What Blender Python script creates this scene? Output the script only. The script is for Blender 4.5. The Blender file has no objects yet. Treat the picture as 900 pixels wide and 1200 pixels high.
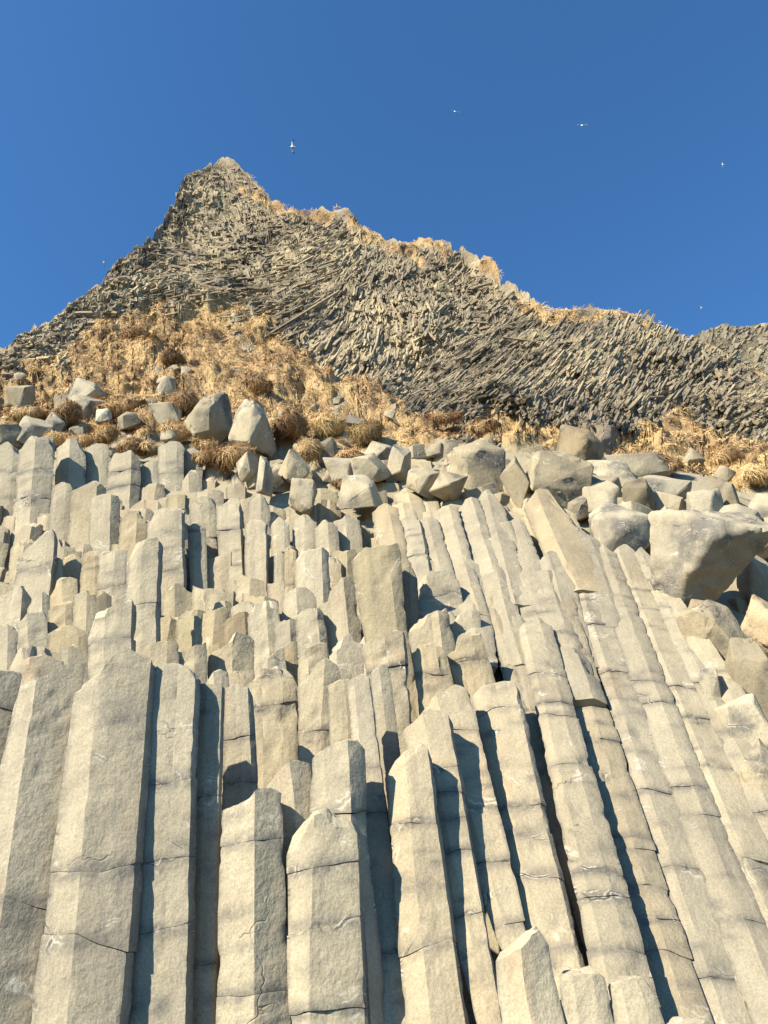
import bpy, bmesh, math, random
import numpy as np
from mathutils import Vector, Matrix

scene = bpy.context.scene
COL = scene.collection
rng = np.random.default_rng(7)
random.seed(7)

# ------------------------------------------------------------------ camera
F = 942.0                      # focal length in pixels of the 900 x 1200 picture
PITCH = math.radians(32.0)
EYE = np.array([0.0, 0.0, 1.6])
cam_d = bpy.data.cameras.new('camera')
cam_d.sensor_fit = 'VERTICAL'
cam_d.sensor_height = 24.0
cam_d.lens = 24.0 * F / 1200.0
cam_d.clip_start = 0.05
cam_d.clip_end = 3000.0
cam = bpy.data.objects.new('camera', cam_d)
COL.objects.link(cam)
cam.location = EYE
cam.rotation_euler = (math.pi / 2 + PITCH, 0, 0)
scene.camera = cam

# ------------------------------------------------------------------ sky, sun, exposure
SUN_EL = math.radians(32.0)
SUN_AZ = math.radians(231.0)          # clockwise from +Y: behind the camera, to its left
world = bpy.data.worlds.new('World')
scene.world = world
world.use_nodes = True
wn = world.node_tree
bg = wn.nodes['Background']
sky = wn.nodes.new('ShaderNodeTexSky')
sky.sky_type = 'NISHITA'
sky.sun_disc = False
sky.sun_elevation = SUN_EL
sky.sun_rotation = SUN_AZ
sky.altitude = 1200.0
sky.air_density = 1.0
sky.dust_density = 0.0
sky.ozone_density = 6.0
tn = wn.nodes.new('ShaderNodeMix')            # clear northern air: a little less red in the blue
tn.data_type = 'RGBA'; tn.blend_type = 'MULTIPLY'
tn.inputs['Factor'].default_value = 1.0
tn.inputs['B'].default_value = (0.62, 0.95, 1.06, 1)
wn.links.new(sky.outputs['Color'], tn.inputs['A'])
wn.links.new(tn.outputs['Result'], bg.inputs['Color'])
bg.inputs['Strength'].default_value = 0.10
sd = bpy.data.lights.new('sun', 'SUN')
sd.energy = 5.0
sd.angle = math.radians(0.5)
sd.color = (1.0, 0.915, 0.745)
sun = bpy.data.objects.new('sun', sd)
COL.objects.link(sun)
SUN_DIR = Vector((math.sin(SUN_AZ) * math.cos(SUN_EL), math.cos(SUN_AZ) * math.cos(SUN_EL), math.sin(SUN_EL)))
sun.rotation_euler = SUN_DIR.to_track_quat('Z', 'Y').to_euler()
sun.location = SUN_DIR * 60
scene.view_settings.view_transform = 'Standard'
scene.view_settings.look = 'None'
scene.view_settings.exposure = 1.2
scene.view_settings.gamma = 1.0
scene.view_settings.use_curve_mapping = False

# ------------------------------------------------------------------ noise (numpy)
def _hash(i, j, k, seed):
    h = (i.astype(np.int64) * 374761393 + j.astype(np.int64) * 668265263 + k.astype(np.int64) * 2147483647 + seed * 974711) & 0xffffffff
    h = ((h ^ (h >> 13)) * 1274126177) & 0xffffffff
    h = ((h ^ (h >> 16)) * 2246822519) & 0xffffffff
    return ((h ^ (h >> 15)) & 0xffffff) / float(0xffffff)

def vnoise(p, seed=0):
    p = np.asarray(p, dtype=float)
    i = np.floor(p).astype(np.int64)
    f = p - i
    f = f * f * f * (f * (f * 6 - 15) + 10)
    x, y, z = i[..., 0], i[..., 1], i[..., 2]
    fx, fy, fz = f[..., 0], f[..., 1], f[..., 2]
    def L(a, b, t): return a + (b - a) * t
    c = [[[_hash(x + a, y + b, z + d, seed) for d in (0, 1)] for b in (0, 1)] for a in (0, 1)]
    v = L(L(L(c[0][0][0], c[1][0][0], fx), L(c[0][1][0], c[1][1][0], fx), fy),
          L(L(c[0][0][1], c[1][0][1], fx), L(c[0][1][1], c[1][1][1], fx), fy), fz)
    return v * 2 - 1

def fbm(p, octv=4, seed=0, gain=0.5):
    p = np.asarray(p, dtype=float)
    s = 0; a = 1.0; t = 0
    for o in range(octv):
        s = s + a * vnoise(p * (2.0 ** o) + 17.3 * o, seed + o)
        t += a; a *= gain
    return s / t

def worley2(x, y, seed=0):
    ix, iy = np.floor(x).astype(np.int64), np.floor(y).astype(np.int64)
    best = np.full(x.shape, 9.0); cid = np.zeros(x.shape)
    for a in (-1, 0, 1):
        for b in (-1, 0, 1):
            cx, cy = ix + a, iy + b
            z0 = np.zeros_like(cx)
            qx = cx + 0.15 + 0.7 * _hash(cx, cy, z0, seed)
            qy = cy + 0.15 + 0.7 * _hash(cx, cy, z0 + 1, seed)
            d = np.hypot(qx - x, qy - y)
            m = d < best
            best = np.where(m, d, best)
            cid = np.where(m, _hash(cx, cy, z0 + 2, seed), cid)
    return best, cid

# ------------------------------------------------------------------ sight lines -> places
cP, sP = math.cos(PITCH), math.sin(PITCH)
def raydir(px, py):
    x = (np.asarray(px, float) - 450) / F
    u = (600 - np.asarray(py, float)) / F
    return np.stack([x + 0 * u, cP - u * sP + 0 * x, sP + u * cP + 0 * x], -1)
def at(px, py, Y):
    d = raydir(px, py)
    return EYE + d * (np.asarray(Y, float) / d[..., 1])[..., None]
def mpp(px, py, Y):
    "metres per picture pixel, there"
    d = raydir(px, py)
    return float(Y / d[1]) / F

# distance of the slope behind each part of the picture (m), in columns of the picture
LOW = [(1400, 5.8), (1200, 6.1), (950, 6.9), (860, 7.8), (780, 8.8), (700, 9.9), (640, 10.8), (580, 12.0), (520, 13.6)]
TABS = [
    (-400, LOW + [(500, 15.0), (470, 17.5), (430, 20.0), (380, 21.5)]),
    (0,    LOW + [(490, 14.8), (450, 17.3), (425, 18.6), (400, 19.4), (300, 21.8)]),
    (265,  LOW + [(490, 14.8), (450, 17.2), (400, 20.0), (350, 22.3), (300, 23.8), (184, 27.0), (120, 28.8)]),
    (450,  LOW + [(500, 14.6), (470, 16.8), (440, 18.6), (400, 20.2), (280, 23.6), (200, 26)]),
    (650,  LOW + [(510, 14.8), (492, 17.0), (480, 17.8), (360, 20.4), (280, 22)]),
    (900,  LOW[:-2] + [(600, 11.8), (560, 13.4), (520, 16.2), (500, 17.8), (440, 19.4), (380, 20.8), (300, 23)]),
    (1300, LOW[:-2] + [(600, 11.8), (560, 13.4), (520, 16.2), (490, 17.8), (440, 19.2), (380, 20.6), (300, 22)]),
]
def depth(px, py):
    px = np.asarray(px, float); py = np.asarray(py, float)
    px, py = np.broadcast_arrays(px, py)
    cols = []
    for _, t in TABS:
        a = sorted(t)
        cols.append(np.interp(py, [q[0] for q in a], [q[1] for q in a]))
    xs = [t[0] for t in TABS]
    out = np.zeros(px.shape)
    pc = np.clip(px, xs[0], xs[-1])
    for k in range(len(xs) - 1):
        m = (pc >= xs[k]) & (pc <= xs[k + 1])
        w = (pc - xs[k]) / (xs[k + 1] - xs[k])
        w = w * w * (3 - 2 * w)
        out = np.where(m, cols[k] * (1 - w) + cols[k + 1] * w, out)
    return out

# ------------------------------------------------------------------ materials
def new_mat(name):
    m = bpy.data.materials.new(name)
    m.use_nodes = True
    nt = m.node_tree
    b = nt.nodes['Principled BSDF']
    b.inputs['Roughness'].default_value = 0.9
    b.inputs['Specular IOR Level'].default_value = 0.15
    return m, nt, b
def N(nt, t, **kw):
    n = nt.nodes.new(t)
    for k, v in kw.items():
        if k in n.inputs: n.inputs[k].default_value = v
        else: setattr(n, k, v)
    return n
def noise(nt, vec, scale, detail=5, rough=0.55, dist=0.0):
    n = N(nt, 'ShaderNodeTexNoise', Scale=scale, Detail=detail, Roughness=rough, Distortion=dist)
    if vec is not None: nt.links.new(vec, n.inputs['Vector'])
    return n.outputs['Fac']
def ramp(nt, fac, stops):
    r = N(nt, 'ShaderNodeValToRGB')
    e = r.color_ramp.elements
    while len(e) < len(stops): e.new(0.5)
    for k, (p, c) in enumerate(stops):
        e[k].position = p
        e[k].color = (c, c, c, 1) if isinstance(c, (int, float)) else (*c, 1)
    nt.links.new(fac, r.inputs['Fac'])
    return r.outputs['Color']
def mix(nt, a, b, fac, mode='MIX'):
    n = N(nt, 'ShaderNodeMix', data_type='RGBA', blend_type=mode)
    for s, v in ((n.inputs['Factor'], fac), (n.inputs['A'], a), (n.inputs['B'], b)):
        if hasattr(v, 'links'): nt.links.new(v, s)
        elif isinstance(v, (int, float)): s.default_value = v
        else: s.default_value = (*v, 1)
    return n.outputs['Result']
def math_(nt, op, a, b=None, clamp=False):
    n = N(nt, 'ShaderNodeMath', operation=op, use_clamp=clamp)
    for i, v in enumerate((a, b)):
        if v is None: continue
        if hasattr(v, 'links'): nt.links.new(v, n.inputs[i])
        else: n.inputs[i].default_value = v
    return n.outputs[0]
def mapping(nt, vec, scale):
    n = N(nt, 'ShaderNodeMapping')
    n.inputs['Scale'].default_value = scale
    nt.links.new(vec, n.inputs['Vector'])
    return n.outputs['Vector']
def bump(nt, b, h, strength, dist, normal=None):
    n = N(nt, 'ShaderNodeBump', Strength=strength, Distance=dist)
    nt.links.new(h, n.inputs['Height'])
    if normal is not None: nt.links.new(normal, n.inputs['Normal'])
    nt.links.new(n.outputs['Normal'], b.inputs['Normal'])
    return n.outputs['Normal']
def attr(nt, name):
    return N(nt, 'ShaderNodeAttribute', attribute_name=name)

def rock_material():
    m, nt, b = new_mat('basalt')
    ax = attr(nt, 'axco').outputs['Vector']
    st = attr(nt, 'stain').outputs['Fac']
    oi = N(nt, 'ShaderNodeObjectInfo')
    big = noise(nt, ax, 1.5, 6, 0.68)
    c = ramp(nt, big, [(0.28, (0.275, 0.238, 0.172)), (0.50, (0.35, 0.302, 0.213)), (0.72, (0.405, 0.35, 0.245))])
    # weather streaks run along the column
    stv = mapping(nt, ax, (9.0, 9.0, 0.55))
    streak = ramp(nt, noise(nt, stv, 1.0, 4, 0.6, 0.4), [(0.52, 0.0), (0.70, 1.0)])
    c = mix(nt, c, (0.23, 0.20, 0.15), math_(nt, 'MULTIPLY', streak, 0.45))
    # rusty patches
    rv = ramp(nt, noise(nt, mapping(nt, ax, (1.6, 1.6, 0.7)), 1.3, 3, 0.5), [(0.64, 0.0), (0.78, 1.0)])
    c = mix(nt, c, (0.36, 0.22, 0.12), math_(nt, 'MULTIPLY', rv, 0.38))
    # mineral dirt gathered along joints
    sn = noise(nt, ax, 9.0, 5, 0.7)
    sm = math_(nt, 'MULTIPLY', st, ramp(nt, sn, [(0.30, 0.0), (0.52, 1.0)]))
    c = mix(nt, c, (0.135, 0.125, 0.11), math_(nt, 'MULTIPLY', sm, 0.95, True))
    # hairline cracks: veins of a warped cell pattern
    vo = N(nt, 'ShaderNodeTexVoronoi', feature='DISTANCE_TO_EDGE', Scale=1.5)
    wv = N(nt, 'ShaderNodeVectorMath', operation='ADD')
    nz = N(nt, 'ShaderNodeTexNoise', Scale=0.8, Detail=5, Roughness=0.6)
    nt.links.new(ax, nz.inputs['Vector'])
    nt.links.new(mapping(nt, ax, (0.5, 0.5, 0.9)), wv.inputs[0]); nt.links.new(nz.outputs['Color'], wv.inputs[1])
    nt.links.new(wv.outputs[0], vo.inputs['Vector'])
    crack = ramp(nt, vo.outputs['Distance'], [(0.0, 1.0), (0.005, 0.7), (0.012, 0.0)])
    gate = ramp(nt, noise(nt, ax, 1.1, 2, 0.5), [(0.64, 0.0), (0.74, 1.0)])
    crack = math_(nt, 'MULTIPLY', crack, gate)
    c = mix(nt, c, (0.10, 0.09, 0.08), math_(nt, 'MULTIPLY', crack, 0.55))
    # fine broken lines and pale scratches gathered where the joints are
    v2 = N(nt, 'ShaderNodeTexVoronoi', feature='DISTANCE_TO_EDGE', Scale=1.0)
    w2 = N(nt, 'ShaderNodeVectorMath', operation='ADD')
    n2 = N(nt, 'ShaderNodeTexNoise', Scale=3.0, Detail=4)
    nt.links.new(ax, n2.inputs['Vector'])
    nt.links.new(mapping(nt, ax, (2.0, 2.0, 4.2)), w2.inputs[0]); nt.links.new(n2.outputs['Color'], w2.inputs[1])
    nt.links.new(w2.outputs[0], v2.inputs['Vector'])
    near = ramp(nt, math_(nt, 'MULTIPLY', st, ramp(nt, noise(nt, ax, 2.3, 2, 0.5), [(0.42, 0.0), (0.60, 1.0)])), [(0.25, 0.0), (0.55, 1.0)])
    fine = math_(nt, 'MULTIPLY', ramp(nt, v2.outputs['Distance'], [(0.0, 1.0), (0.016, 0.6), (0.04, 0.0)]), near)
    c = mix(nt, c, (0.085, 0.08, 0.07), math_(nt, 'MULTIPLY', fine, 0.85))
    scr = math_(nt, 'MULTIPLY', ramp(nt, v2.outputs['Distance'], [(0.02, 0.0), (0.035, 1.0), (0.055, 0.0)]), near)
    scr = math_(nt, 'MULTIPLY', scr, ramp(nt, noise(nt, ax, 5.5, 2, 0.5), [(0.50, 0.0), (0.58, 1.0)]))
    c = mix(nt, c, (0.60, 0.56, 0.47), math_(nt, 'MULTIPLY', scr, 0.8))
    # pale chipped lines beside the cracks
    pale = ramp(nt, vo.outputs['Distance'], [(0.012, 0.0), (0.026, 1.0), (0.045, 0.0)])
    pg = ramp(nt, noise(nt, ax, 3.7, 2, 0.5), [(0.58, 0.0), (0.66, 1.0)])
    c = mix(nt, c, (0.62, 0.57, 0.47), math_(nt, 'MULTIPLY', math_(nt, 'MULTIPLY', pale, pg), 0.6))
    # grain
    gr = noise(nt, ax, 60.0, 3, 0.7)
    c = mix(nt, c, ramp(nt, gr, [(0.3, 0.78), (0.7, 1.15)]), 1.0, 'MULTIPLY')
    c = mix(nt, c, oi.outputs['Color'], 1.0, 'MULTIPLY')
    nt.links.new(c, b.inputs['Base Color'])
    h1 = noise(nt, ax, 15.0, 7, 0.62)
    h2 = noise(nt, mapping(nt, ax, (26.0, 26.0, 13.0)), 1.0, 4, 0.6)
    h = math_(nt, 'ADD', h1, math_(nt, 'MULTIPLY', h2, 0.45))
    h = math_(nt, 'SUBTRACT', h, math_(nt, 'MULTIPLY', crack, 0.9))
    bump(nt, b, h, 0.55, 0.022)
    return m

def cliff_material(name, dark, mid, lite, lich, scale=1.0):
    m, nt, b = new_mat(name)
    geo = N(nt, 'ShaderNodeNewGeometry').outputs['Position']
    tone = attr(nt, 'tone').outputs['Fac']
    big = noise(nt, geo, 0.22, 7, 0.7)
    c = ramp(nt, big, [(0.38, dark), (0.5, mid), (0.62, lite)])
    l = ramp(nt, noise(nt, geo, 0.45, 5, 0.65), [(0.55, 0.0), (0.70, 1.0)])
    c = mix(nt, c, lich, math_(nt, 'MULTIPLY', l, 0.6))
    c = mix(nt, c, ramp(nt, tone, [(0.0, 0.7), (0.5, 1.0), (1.0, 1.32)]), 1.0, 'MULTIPLY')
    c = mix(nt, c, ramp(nt, noise(nt, geo, 6.0, 5, 0.7), [(0.3, 0.7), (0.7, 1.25)]), 1.0, 'MULTIPLY')
    nt.links.new(c, b.inputs['Base Color'])
    bump(nt, b, noise(nt, geo, 5.0, 7, 0.7), 0.7, 0.12)
    return m

def soil_material():
    m, nt, b = new_mat('turf')
    geo = N(nt, 'ShaderNodeNewGeometry').outputs['Position']
    c = ramp(nt, noise(nt, geo, 0.9, 5, 0.65), [(0.33, (0.16, 0.10, 0.055)), (0.5, (0.34, 0.23, 0.115)), (0.66, (0.46, 0.33, 0.16))])
    nt.links.new(c, b.inputs['Base Color'])
    bump(nt, b, noise(nt, geo, 7.0, 7, 0.7), 0.8, 0.12)
    return m

def grass_material():
    m, nt, b = new_mat('dry_grass')
    tone = attr(nt, 'tone').outputs['Fac']
    geo = N(nt, 'ShaderNodeNewGeometry').outputs['Position']
    c = ramp(nt, tone, [(0.0, (0.10, 0.055, 0.03)), (0.3, (0.30, 0.18, 0.085)), (0.5, (0.53, 0.36, 0.178)), (1.0, (0.68, 0.49, 0.235))])
    g = ramp(nt, noise(nt, geo, 0.35, 3, 0.5), [(0.60, 0.0), (0.72, 1.0)])
    c = mix(nt, c, (0.24, 0.23, 0.07), math_(nt, 'MULTIPLY', g, 0.45))
    nt.links.new(c, b.inputs['Base Color'])
    b.inputs['Roughness'].default_value = 0.7
    return m

def beach_material():
    m, nt, b = new_mat('black_sand')
    geo = N(nt, 'ShaderNodeNewGeometry').outputs['Position']
    c = ramp(nt, noise(nt, geo, 30.0, 5, 0.7), [(0.35, 0.03), (0.65, 0.075)])
    nt.links.new(c, b.inputs['Base Color'])
    bump(nt, b, noise(nt, geo, 14.0, 6, 0.7), 0.6, 0.03)
    return m

def flat_mat(name, c):
    m, nt, b = new_mat(name)
    geo = N(nt, 'ShaderNodeTexCoord').outputs['Object']
    v = mix(nt, c, ramp(nt, noise(nt, geo, 9.0, 3, 0.6), [(0.3, 0.85), (0.7, 1.1)]), 1.0, 'MULTIPLY')
    nt.links.new(v, b.inputs['Base Color'])
    return m

ROCK = rock_material()
CLIFF = cliff_material('cliff_rock', (0.165, 0.135, 0.094), (0.255, 0.207, 0.138), (0.34, 0.276, 0.178), (0.40, 0.325, 0.175))
FAR = cliff_material('far_rock', (0.12, 0.10, 0.075), (0.18, 0.15, 0.105), (0.25, 0.21, 0.14), (0.30, 0.24, 0.12))
TURF = soil_material()
GRASS = grass_material()
SAND = beach_material()

# ------------------------------------------------------------------ object helpers
def mesh_from(name, verts, faces, smooth=None, attrs=None, vec_attrs=None, mats=(), mat_idx=None):
    me = bpy.data.meshes.new(name)
    me.from_pydata(np.asarray(verts, float).tolist(), [], faces if isinstance(faces, list) else faces.tolist())
    for k, v in (attrs or {}).items():
        a = me.attributes.new(k, 'FLOAT', 'POINT'); a.data.foreach_set('value', np.asarray(v, np.float32).ravel())
    for k, v in (vec_attrs or {}).items():
        a = me.attributes.new(k, 'FLOAT_VECTOR', 'POINT'); a.data.foreach_set('vector', np.asarray(v, np.float32).ravel())
    for m in mats: me.materials.append(m)
    if mat_idx is not None: me.polygons.foreach_set('material_index', np.asarray(mat_idx, np.int32))
    if smooth is not None:
        me.shade_smooth()
        if smooth < 179: me.set_sharp_from_angle(angle=math.radians(smooth))
    me.update()
    return me
def link(name, me, parent=None, loc=None):
    o = bpy.data.objects.new(name, me)
    COL.objects.link(o)
    if loc is not None: o.location = loc
    if parent is not None: o.parent = parent
    return o
def tag(o, label=None, cat=None, group=None, kind=None):
    if label: o['label'] = label
    if cat: o['category'] = cat
    if group: o['group'] = group
    if kind: o['kind'] = kind
    return o

# ------------------------------------------------------------------ columns
FWD = np.array([0, cP, sP])
def unit(v): return v / np.linalg.norm(v)

def column(Y, prof, bot, ridges=((.35, .45, .38),), label=None, group=None, joints=(), Yb=None, tint=(1, 1, 1),
           tilt=0.12, chamf=0.07, seed=0, extend=1.0, parent=None, name='basalt_column', res=4.0, rough=1.0, back=0.95, broken=1.0):
    r = random.Random(seed * 7919 + 13)
    ridges = [(a, b, d * ((1.0 if Y < 7.0 else .85) if a < .85 else 1.0)) for a, b, d in ridges]
    Yb = Y if Yb is None else Yb
    xs = [p[0] for p in prof]; ys = [p[1] for p in prof]
    yt = sum(ys) / len(ys)
    Pt = at((xs[0] + xs[-1]) / 2, yt, Y)
    Pb = at((bot[0] + bot[1]) / 2, bot[2], Yb)
    A = unit(Pt - Pb); L = float(np.linalg.norm(Pt - Pb))
    view = (Pt + Pb) / 2 - EYE; view = unit(view * np.array([.3, 1, 1]))
    R = unit(np.cross(view, A)); V = unit(np.cross(A, R))
    lean = math.cos(math.atan2((bot[0] + bot[1]) / 2 - (xs[0] + xs[-1]) / 2, bot[2] - yt))
    wt = (xs[-1] - xs[0]) / 2 * float((Pt - EYE) @ FWD) / F * lean
    wb = (bot[1] - bot[0]) / 2 * float((Pb - EYE) @ FWD) / F * lean
    def plane_hit(x, y):
        d = raydir(x, y)
        Q = EYE + d * float((Pt - EYE) @ V) / float(d @ V)
        return float((Q - Pt) @ R), float((Q - Pb) @ A)
    hits = [plane_hit(x, y) for x, y in prof]
    pu = [h[0] / wt for h in hits]; ps = [h[1] for h in hits]
    for k in range(1, len(pu)): pu[k] = max(pu[k], pu[k - 1] + 1e-3)
    s0 = -extend
    def wid(s): return np.maximum(wb + (wt - wb) * s / L, 0.3 * min(wb, wt))
    def poly(t):          # cross-section, t = 0 bottom .. 1 top
        f = [(2 * (rb + (rt - rb) * t) - 1, -d) for rt, rb, d in ridges]
        return [(-1.0, 0.0)] + f + [(1.0, 0.0), (0.66, back), (-0.6, back * 1.02)]
    pt_, pb_ = np.array(poly(1.0)), np.array(poly(0.0))
    step = res * float((Pt - EYE) @ FWD) / F
    wm = (wt + wb) / 2
    c = 0.045
    lt, lb, cidx = [], [], []
    n = len(pt_)
    for k in range(n):
        a, b = pt_[k], pt_[(k + 1) % n]
        e = np.linalg.norm(b - a)
        front = k < n - 3
        m = max(2, int(math.ceil(e * wm / step))) if front else 2
        for t in np.linspace(0, 1, m + 1)[:-1]:
            cidx.append(k if t == 0 else -1)
            lt.append(a + (b - a) * t)
            lb.append(pb_[k] + (pb_[(k + 1) % n] - pb_[k]) * t)
    lt, lb = np.array(lt), np.array(lb)
    M = len(lt); cidx = np.array(cidx)
    off = np.array([r.uniform(-50, 50) for _ in range(3)])
    brk = [(r.uniform(0, 6.28), r.uniform(.05, .75), r.uniform(.10, .6) * broken, r.uniform(-.1, .12)) for _ in range(2)]
    def topf(u, v, s_w):
        h = np.interp(u, pu, ps) + tilt * np.maximum(v, -0.5) * s_w
        q = np.stack([u * s_w, v * s_w, 0 * u], -1) + off
        for az, c0, dp, sl in brk:
            e_ = u * math.cos(az) + (v - .3) * math.sin(az) - c0
            h = h - wm * dp * np.clip(e_ / .05, 0, 1) - wm * sl * broken * np.maximum(e_, 0)
        return h + fbm(q * (2.2 / max(wm, .1)), 4, 3) * 0.13 * wm * rough
    sj = sorted(plane_hit((bot[0] + bot[1]) / 2 * (1 - q) + (xs[0] + xs[-1]) / 2 * q, jy)[1]
                for jy in joints for q in [min(1, max(0, (bot[2] - jy) / (bot[2] - yt)))])
    jf = []
    for s in sj:
        sl, am = r.uniform(-0.3, 0.3), r.uniform(0.05, 0.16)
        o2 = np.array([r.uniform(-9, 9) for _ in range(3)])
        jf.append((s, lambda u, v, w, s=s, sl=sl, am=am, o2=o2: s + sl * u * w * 0.6 + fbm(np.stack([u, v, 0 * u], -1) * 1.1 + o2, 2, 5) * am * w * 1.5))
    base = Pb + A * s0
    segs = []
    bounds = [(s0, None)] + jf + [(None, 'top')]
    jst = [(s, r.uniform(0.5, 1.0)) for s in sj]
    blot = [(r.uniform(-1, 1), r.uniform(0, 1) * L, r.uniform(.25, .8), r.uniform(.08, .35), r.uniform(.4, .9)) for _ in range(int(L / (wm * 1.3)))] if sj else []
    bend = [r.uniform(-.10, .10) * wm, r.uniform(0, 6.28), r.uniform(-.12, .12) * wm]
    for k in range(len(bounds) - 1):
        lo, hi = bounds[k][1], bounds[k + 1][1]
        istop = hi == 'top'
        def both(u, v, w):
            a = np.full_like(u, s0) if lo is None else lo(u, v, w) + 0.0015
            b = topf(u, v, w) if istop else hi(u, v, w) - 0.0015
            if istop: b = np.maximum(b, a + 0.03)
            return a, b
        w0 = wid(np.array(bounds[k][0] if lo is not None else s0))
        w1 = wt if istop else wid(np.array(bounds[k + 1][0]))
        u, v = lt[:, 0], lt[:, 1]
        a, b = both(u, v, (w0 + w1) / 2)
        ch = np.zeros(M)
        if istop:
            ch = chamf * wm * np.clip(0.6 + 1.6 * fbm(np.stack([u, v, 0 * u], -1) * 1.4 + off, 2, 9), 0.03, 2.0)
            ch = np.minimum(ch, (b - a) * 0.5)
            b = b - ch
        span = float(np.mean(b - a))
        nr = int(np.clip(math.ceil(span / step), 3, 90))
        tk = np.linspace(0, 1, nr + 1)
        bev = min(0.004 + 0.012 * wm, span * 0.15) / span
        if lo is not None: tk = np.concatenate([[0], [bev * .4, bev], tk[1:]][:2] if False else [[0, bev], tk[1:]])
        if not istop: tk = np.concatenate([tk[:-1], [1 - bev, 1]])
        tk = np.sort(tk)
        S = a[None, :] + (b - a)[None, :] * tk[:, None]
        tt = np.clip(S / L, -0.5, 1.2)
        U = lb[None, :, 0] + (lt - lb)[None, :, 0] * tt
        W_ = lb[None, :, 1] + (lt - lb)[None, :, 1] * tt
        w = wid(S)
        shrink = np.ones_like(S)
        if lo is not None: shrink[0] = 0.992
        if not istop: shrink[-1] = 0.992
        jit = np.array([r.uniform(-1, 1), r.uniform(-1, 1)]) * (0.010 if joints else 0)
        # undulation of the faces and nibbled edges
        X, Z = U * w, W_ * w
        q = np.stack([X, Z, S], -1) + off + k * 3.1
        d1 = fbm(q * np.array([1.6, 1.6, 1.0]) * (0.33 / wm), 3, 11) * 0.055 * wm
        d2 = fbm(q * (2.2 / wm), 3, 23) * 0.020 * wm
        d3 = np.clip((fbm(q * (0.9 / wm), 3, 31) - 0.26) * 6, 0, 1) * 0.035 * wm * rough + (np.maximum(0, fbm(q * (0.9 / wm), 2, 31) - 0.30) * 0.15 * wm if rough > 1.2 else 0)
        corner = np.zeros(M)
        dd = np.min(np.linalg.norm(lt[:, None] - pt_[None], axis=2), axis=1)
        corner = np.exp(-(dd / 0.07) ** 2)
        d4 = np.clip(fbm(q * (1.4 / wm), 3, 41) - 0.1, 0, 1) * 0.10 * wm * corner[None, :]
        rad = np.hypot(X, Z - 0.4 * w) + 1e-6
        disp = (d1 + d2) * rough - d3 - d4 * rough
        k_ = shrink * (1 + disp / rad)
        X = X * k_ + jit[0] * wm; Z = (Z - 0.4 * w) * k_ + 0.4 * w + jit[1] * wm
        bx_ = np.sin(S / max(L, .5) * 3.0 + bend[1])
        X = X + bend[0] * bx_; Z = Z + bend[2] * bx_
        pts = [np.stack([X, Z, S], -1).reshape(-1, 3)]
        rows = len(tk)
        faces = []
        for i in range(rows - 1):
            for j in range(M):
                j2 = (j + 1) % M
                faces.append((i * M + j, i * M + j2, (i + 1) * M + j2, (i + 1) * M + j))
        faces.append(tuple(range(M - 1, -1, -1)))
        cnt = rows * M
        top0 = (rows - 1) * M
        if istop:
            cx, cz = 0.0, 0.4 * wt
            for qf in (0.84, 0.55, 0.25):
                uu, vv = u * qf, (v - 0.4) * qf + 0.4
                _, hb = both(uu, vv, w1)
                hb = np.maximum(hb, a + 0.02)
                pts.append(np.stack([(X[-1] - cx) * qf + cx, (Z[-1] - cz) * qf + cz, hb - (ch * 0.15 if qf > .8 else 0)], -1))
                for j in range(M):
                    j2 = (j + 1) % M
                    faces.append((top0 + j, top0 + j2, cnt + j2, cnt + j))
                top0 = cnt; cnt += M
        faces.append(tuple(range(top0, top0 + M)))
        P = np.concatenate(pts)
        stain = np.zeros(len(P))
        for s, g in jst:
            stain = np.maximum(stain, g * np.exp(-((P[:, 2] - s) / (0.17 * wm + 0.02)) ** 2))
        for bu, bs, bw, bh, bg_ in blot:
            stain = np.maximum(stain, bg_ * np.exp(-((P[:, 0] / wm - bu) / bw) ** 2 - ((P[:, 2] - bs) / (bh * wm)) ** 2))
        # also darker along the side edges where neighbours meet
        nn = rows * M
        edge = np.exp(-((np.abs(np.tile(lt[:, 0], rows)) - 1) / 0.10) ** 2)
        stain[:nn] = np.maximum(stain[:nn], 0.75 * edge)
        wp = Pb + P[:, :1] * R + P[:, 1:2] * V + P[:, 2:3] * A
        cf = np.full(len(P), -1); cf[:nn] = np.tile(cidx, rows)
        rw = np.full(len(P), -9); rw[:nn] = np.repeat(np.arange(rows), M)
        if istop: rw[(rows - 1) * M:nn] = 9999
        segs.append((wp - base, faces, stain, P + off, cf, rw, (rows - 1) * M))
    
    def obj(nm, sg, par, loc):
        me = mesh_from(nm, sg[0], sg[1], smooth=34, attrs={'stain': sg[2]}, vec_attrs={'axco': sg[3]}, mats=(ROCK,))
        ne = len(me.edges)
        ev = np.empty(ne * 2, np.int32); me.edges.foreach_get('vertices', ev); ev = ev.reshape(-1, 2)
        sh = np.zeros(ne, bool)
        a_ = me.attributes.get('sharp_edge')
        if a_ is None: a_ = me.attributes.new('sharp_edge', 'BOOLEAN', 'EDGE')
        else: a_.data.foreach_get('value', sh)
        cf, rw = sg[4], sg[5]
        sh |= (cf[ev[:, 0]] >= 0) & (cf[ev[:, 0]] == cf[ev[:, 1]])
        sh |= (rw[ev[:, 0]] == 9999) & (rw[ev[:, 1]] == 9999)
        me.polygons.foreach_set('use_smooth', np.arange(len(me.polygons)) < sg[6])
        a_.data.foreach_set('value', sh)
        o = link(nm, me, par, loc)
        j = r.uniform(0.93, 1.04)
        o.color = (tint[0] * j, tint[1] * j, tint[2] * j, 1)
        return o
    if len(segs) == 1:
        root = obj(name, segs[0], parent, base)
    else:
        root = link(name, None, parent, base)
        for sg in segs: obj('segment' if sg is not segs[-1] else 'broken_top', sg, root, None)
    if label: tag(root, label, 'rock column', group, 'thing')
    return root

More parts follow.
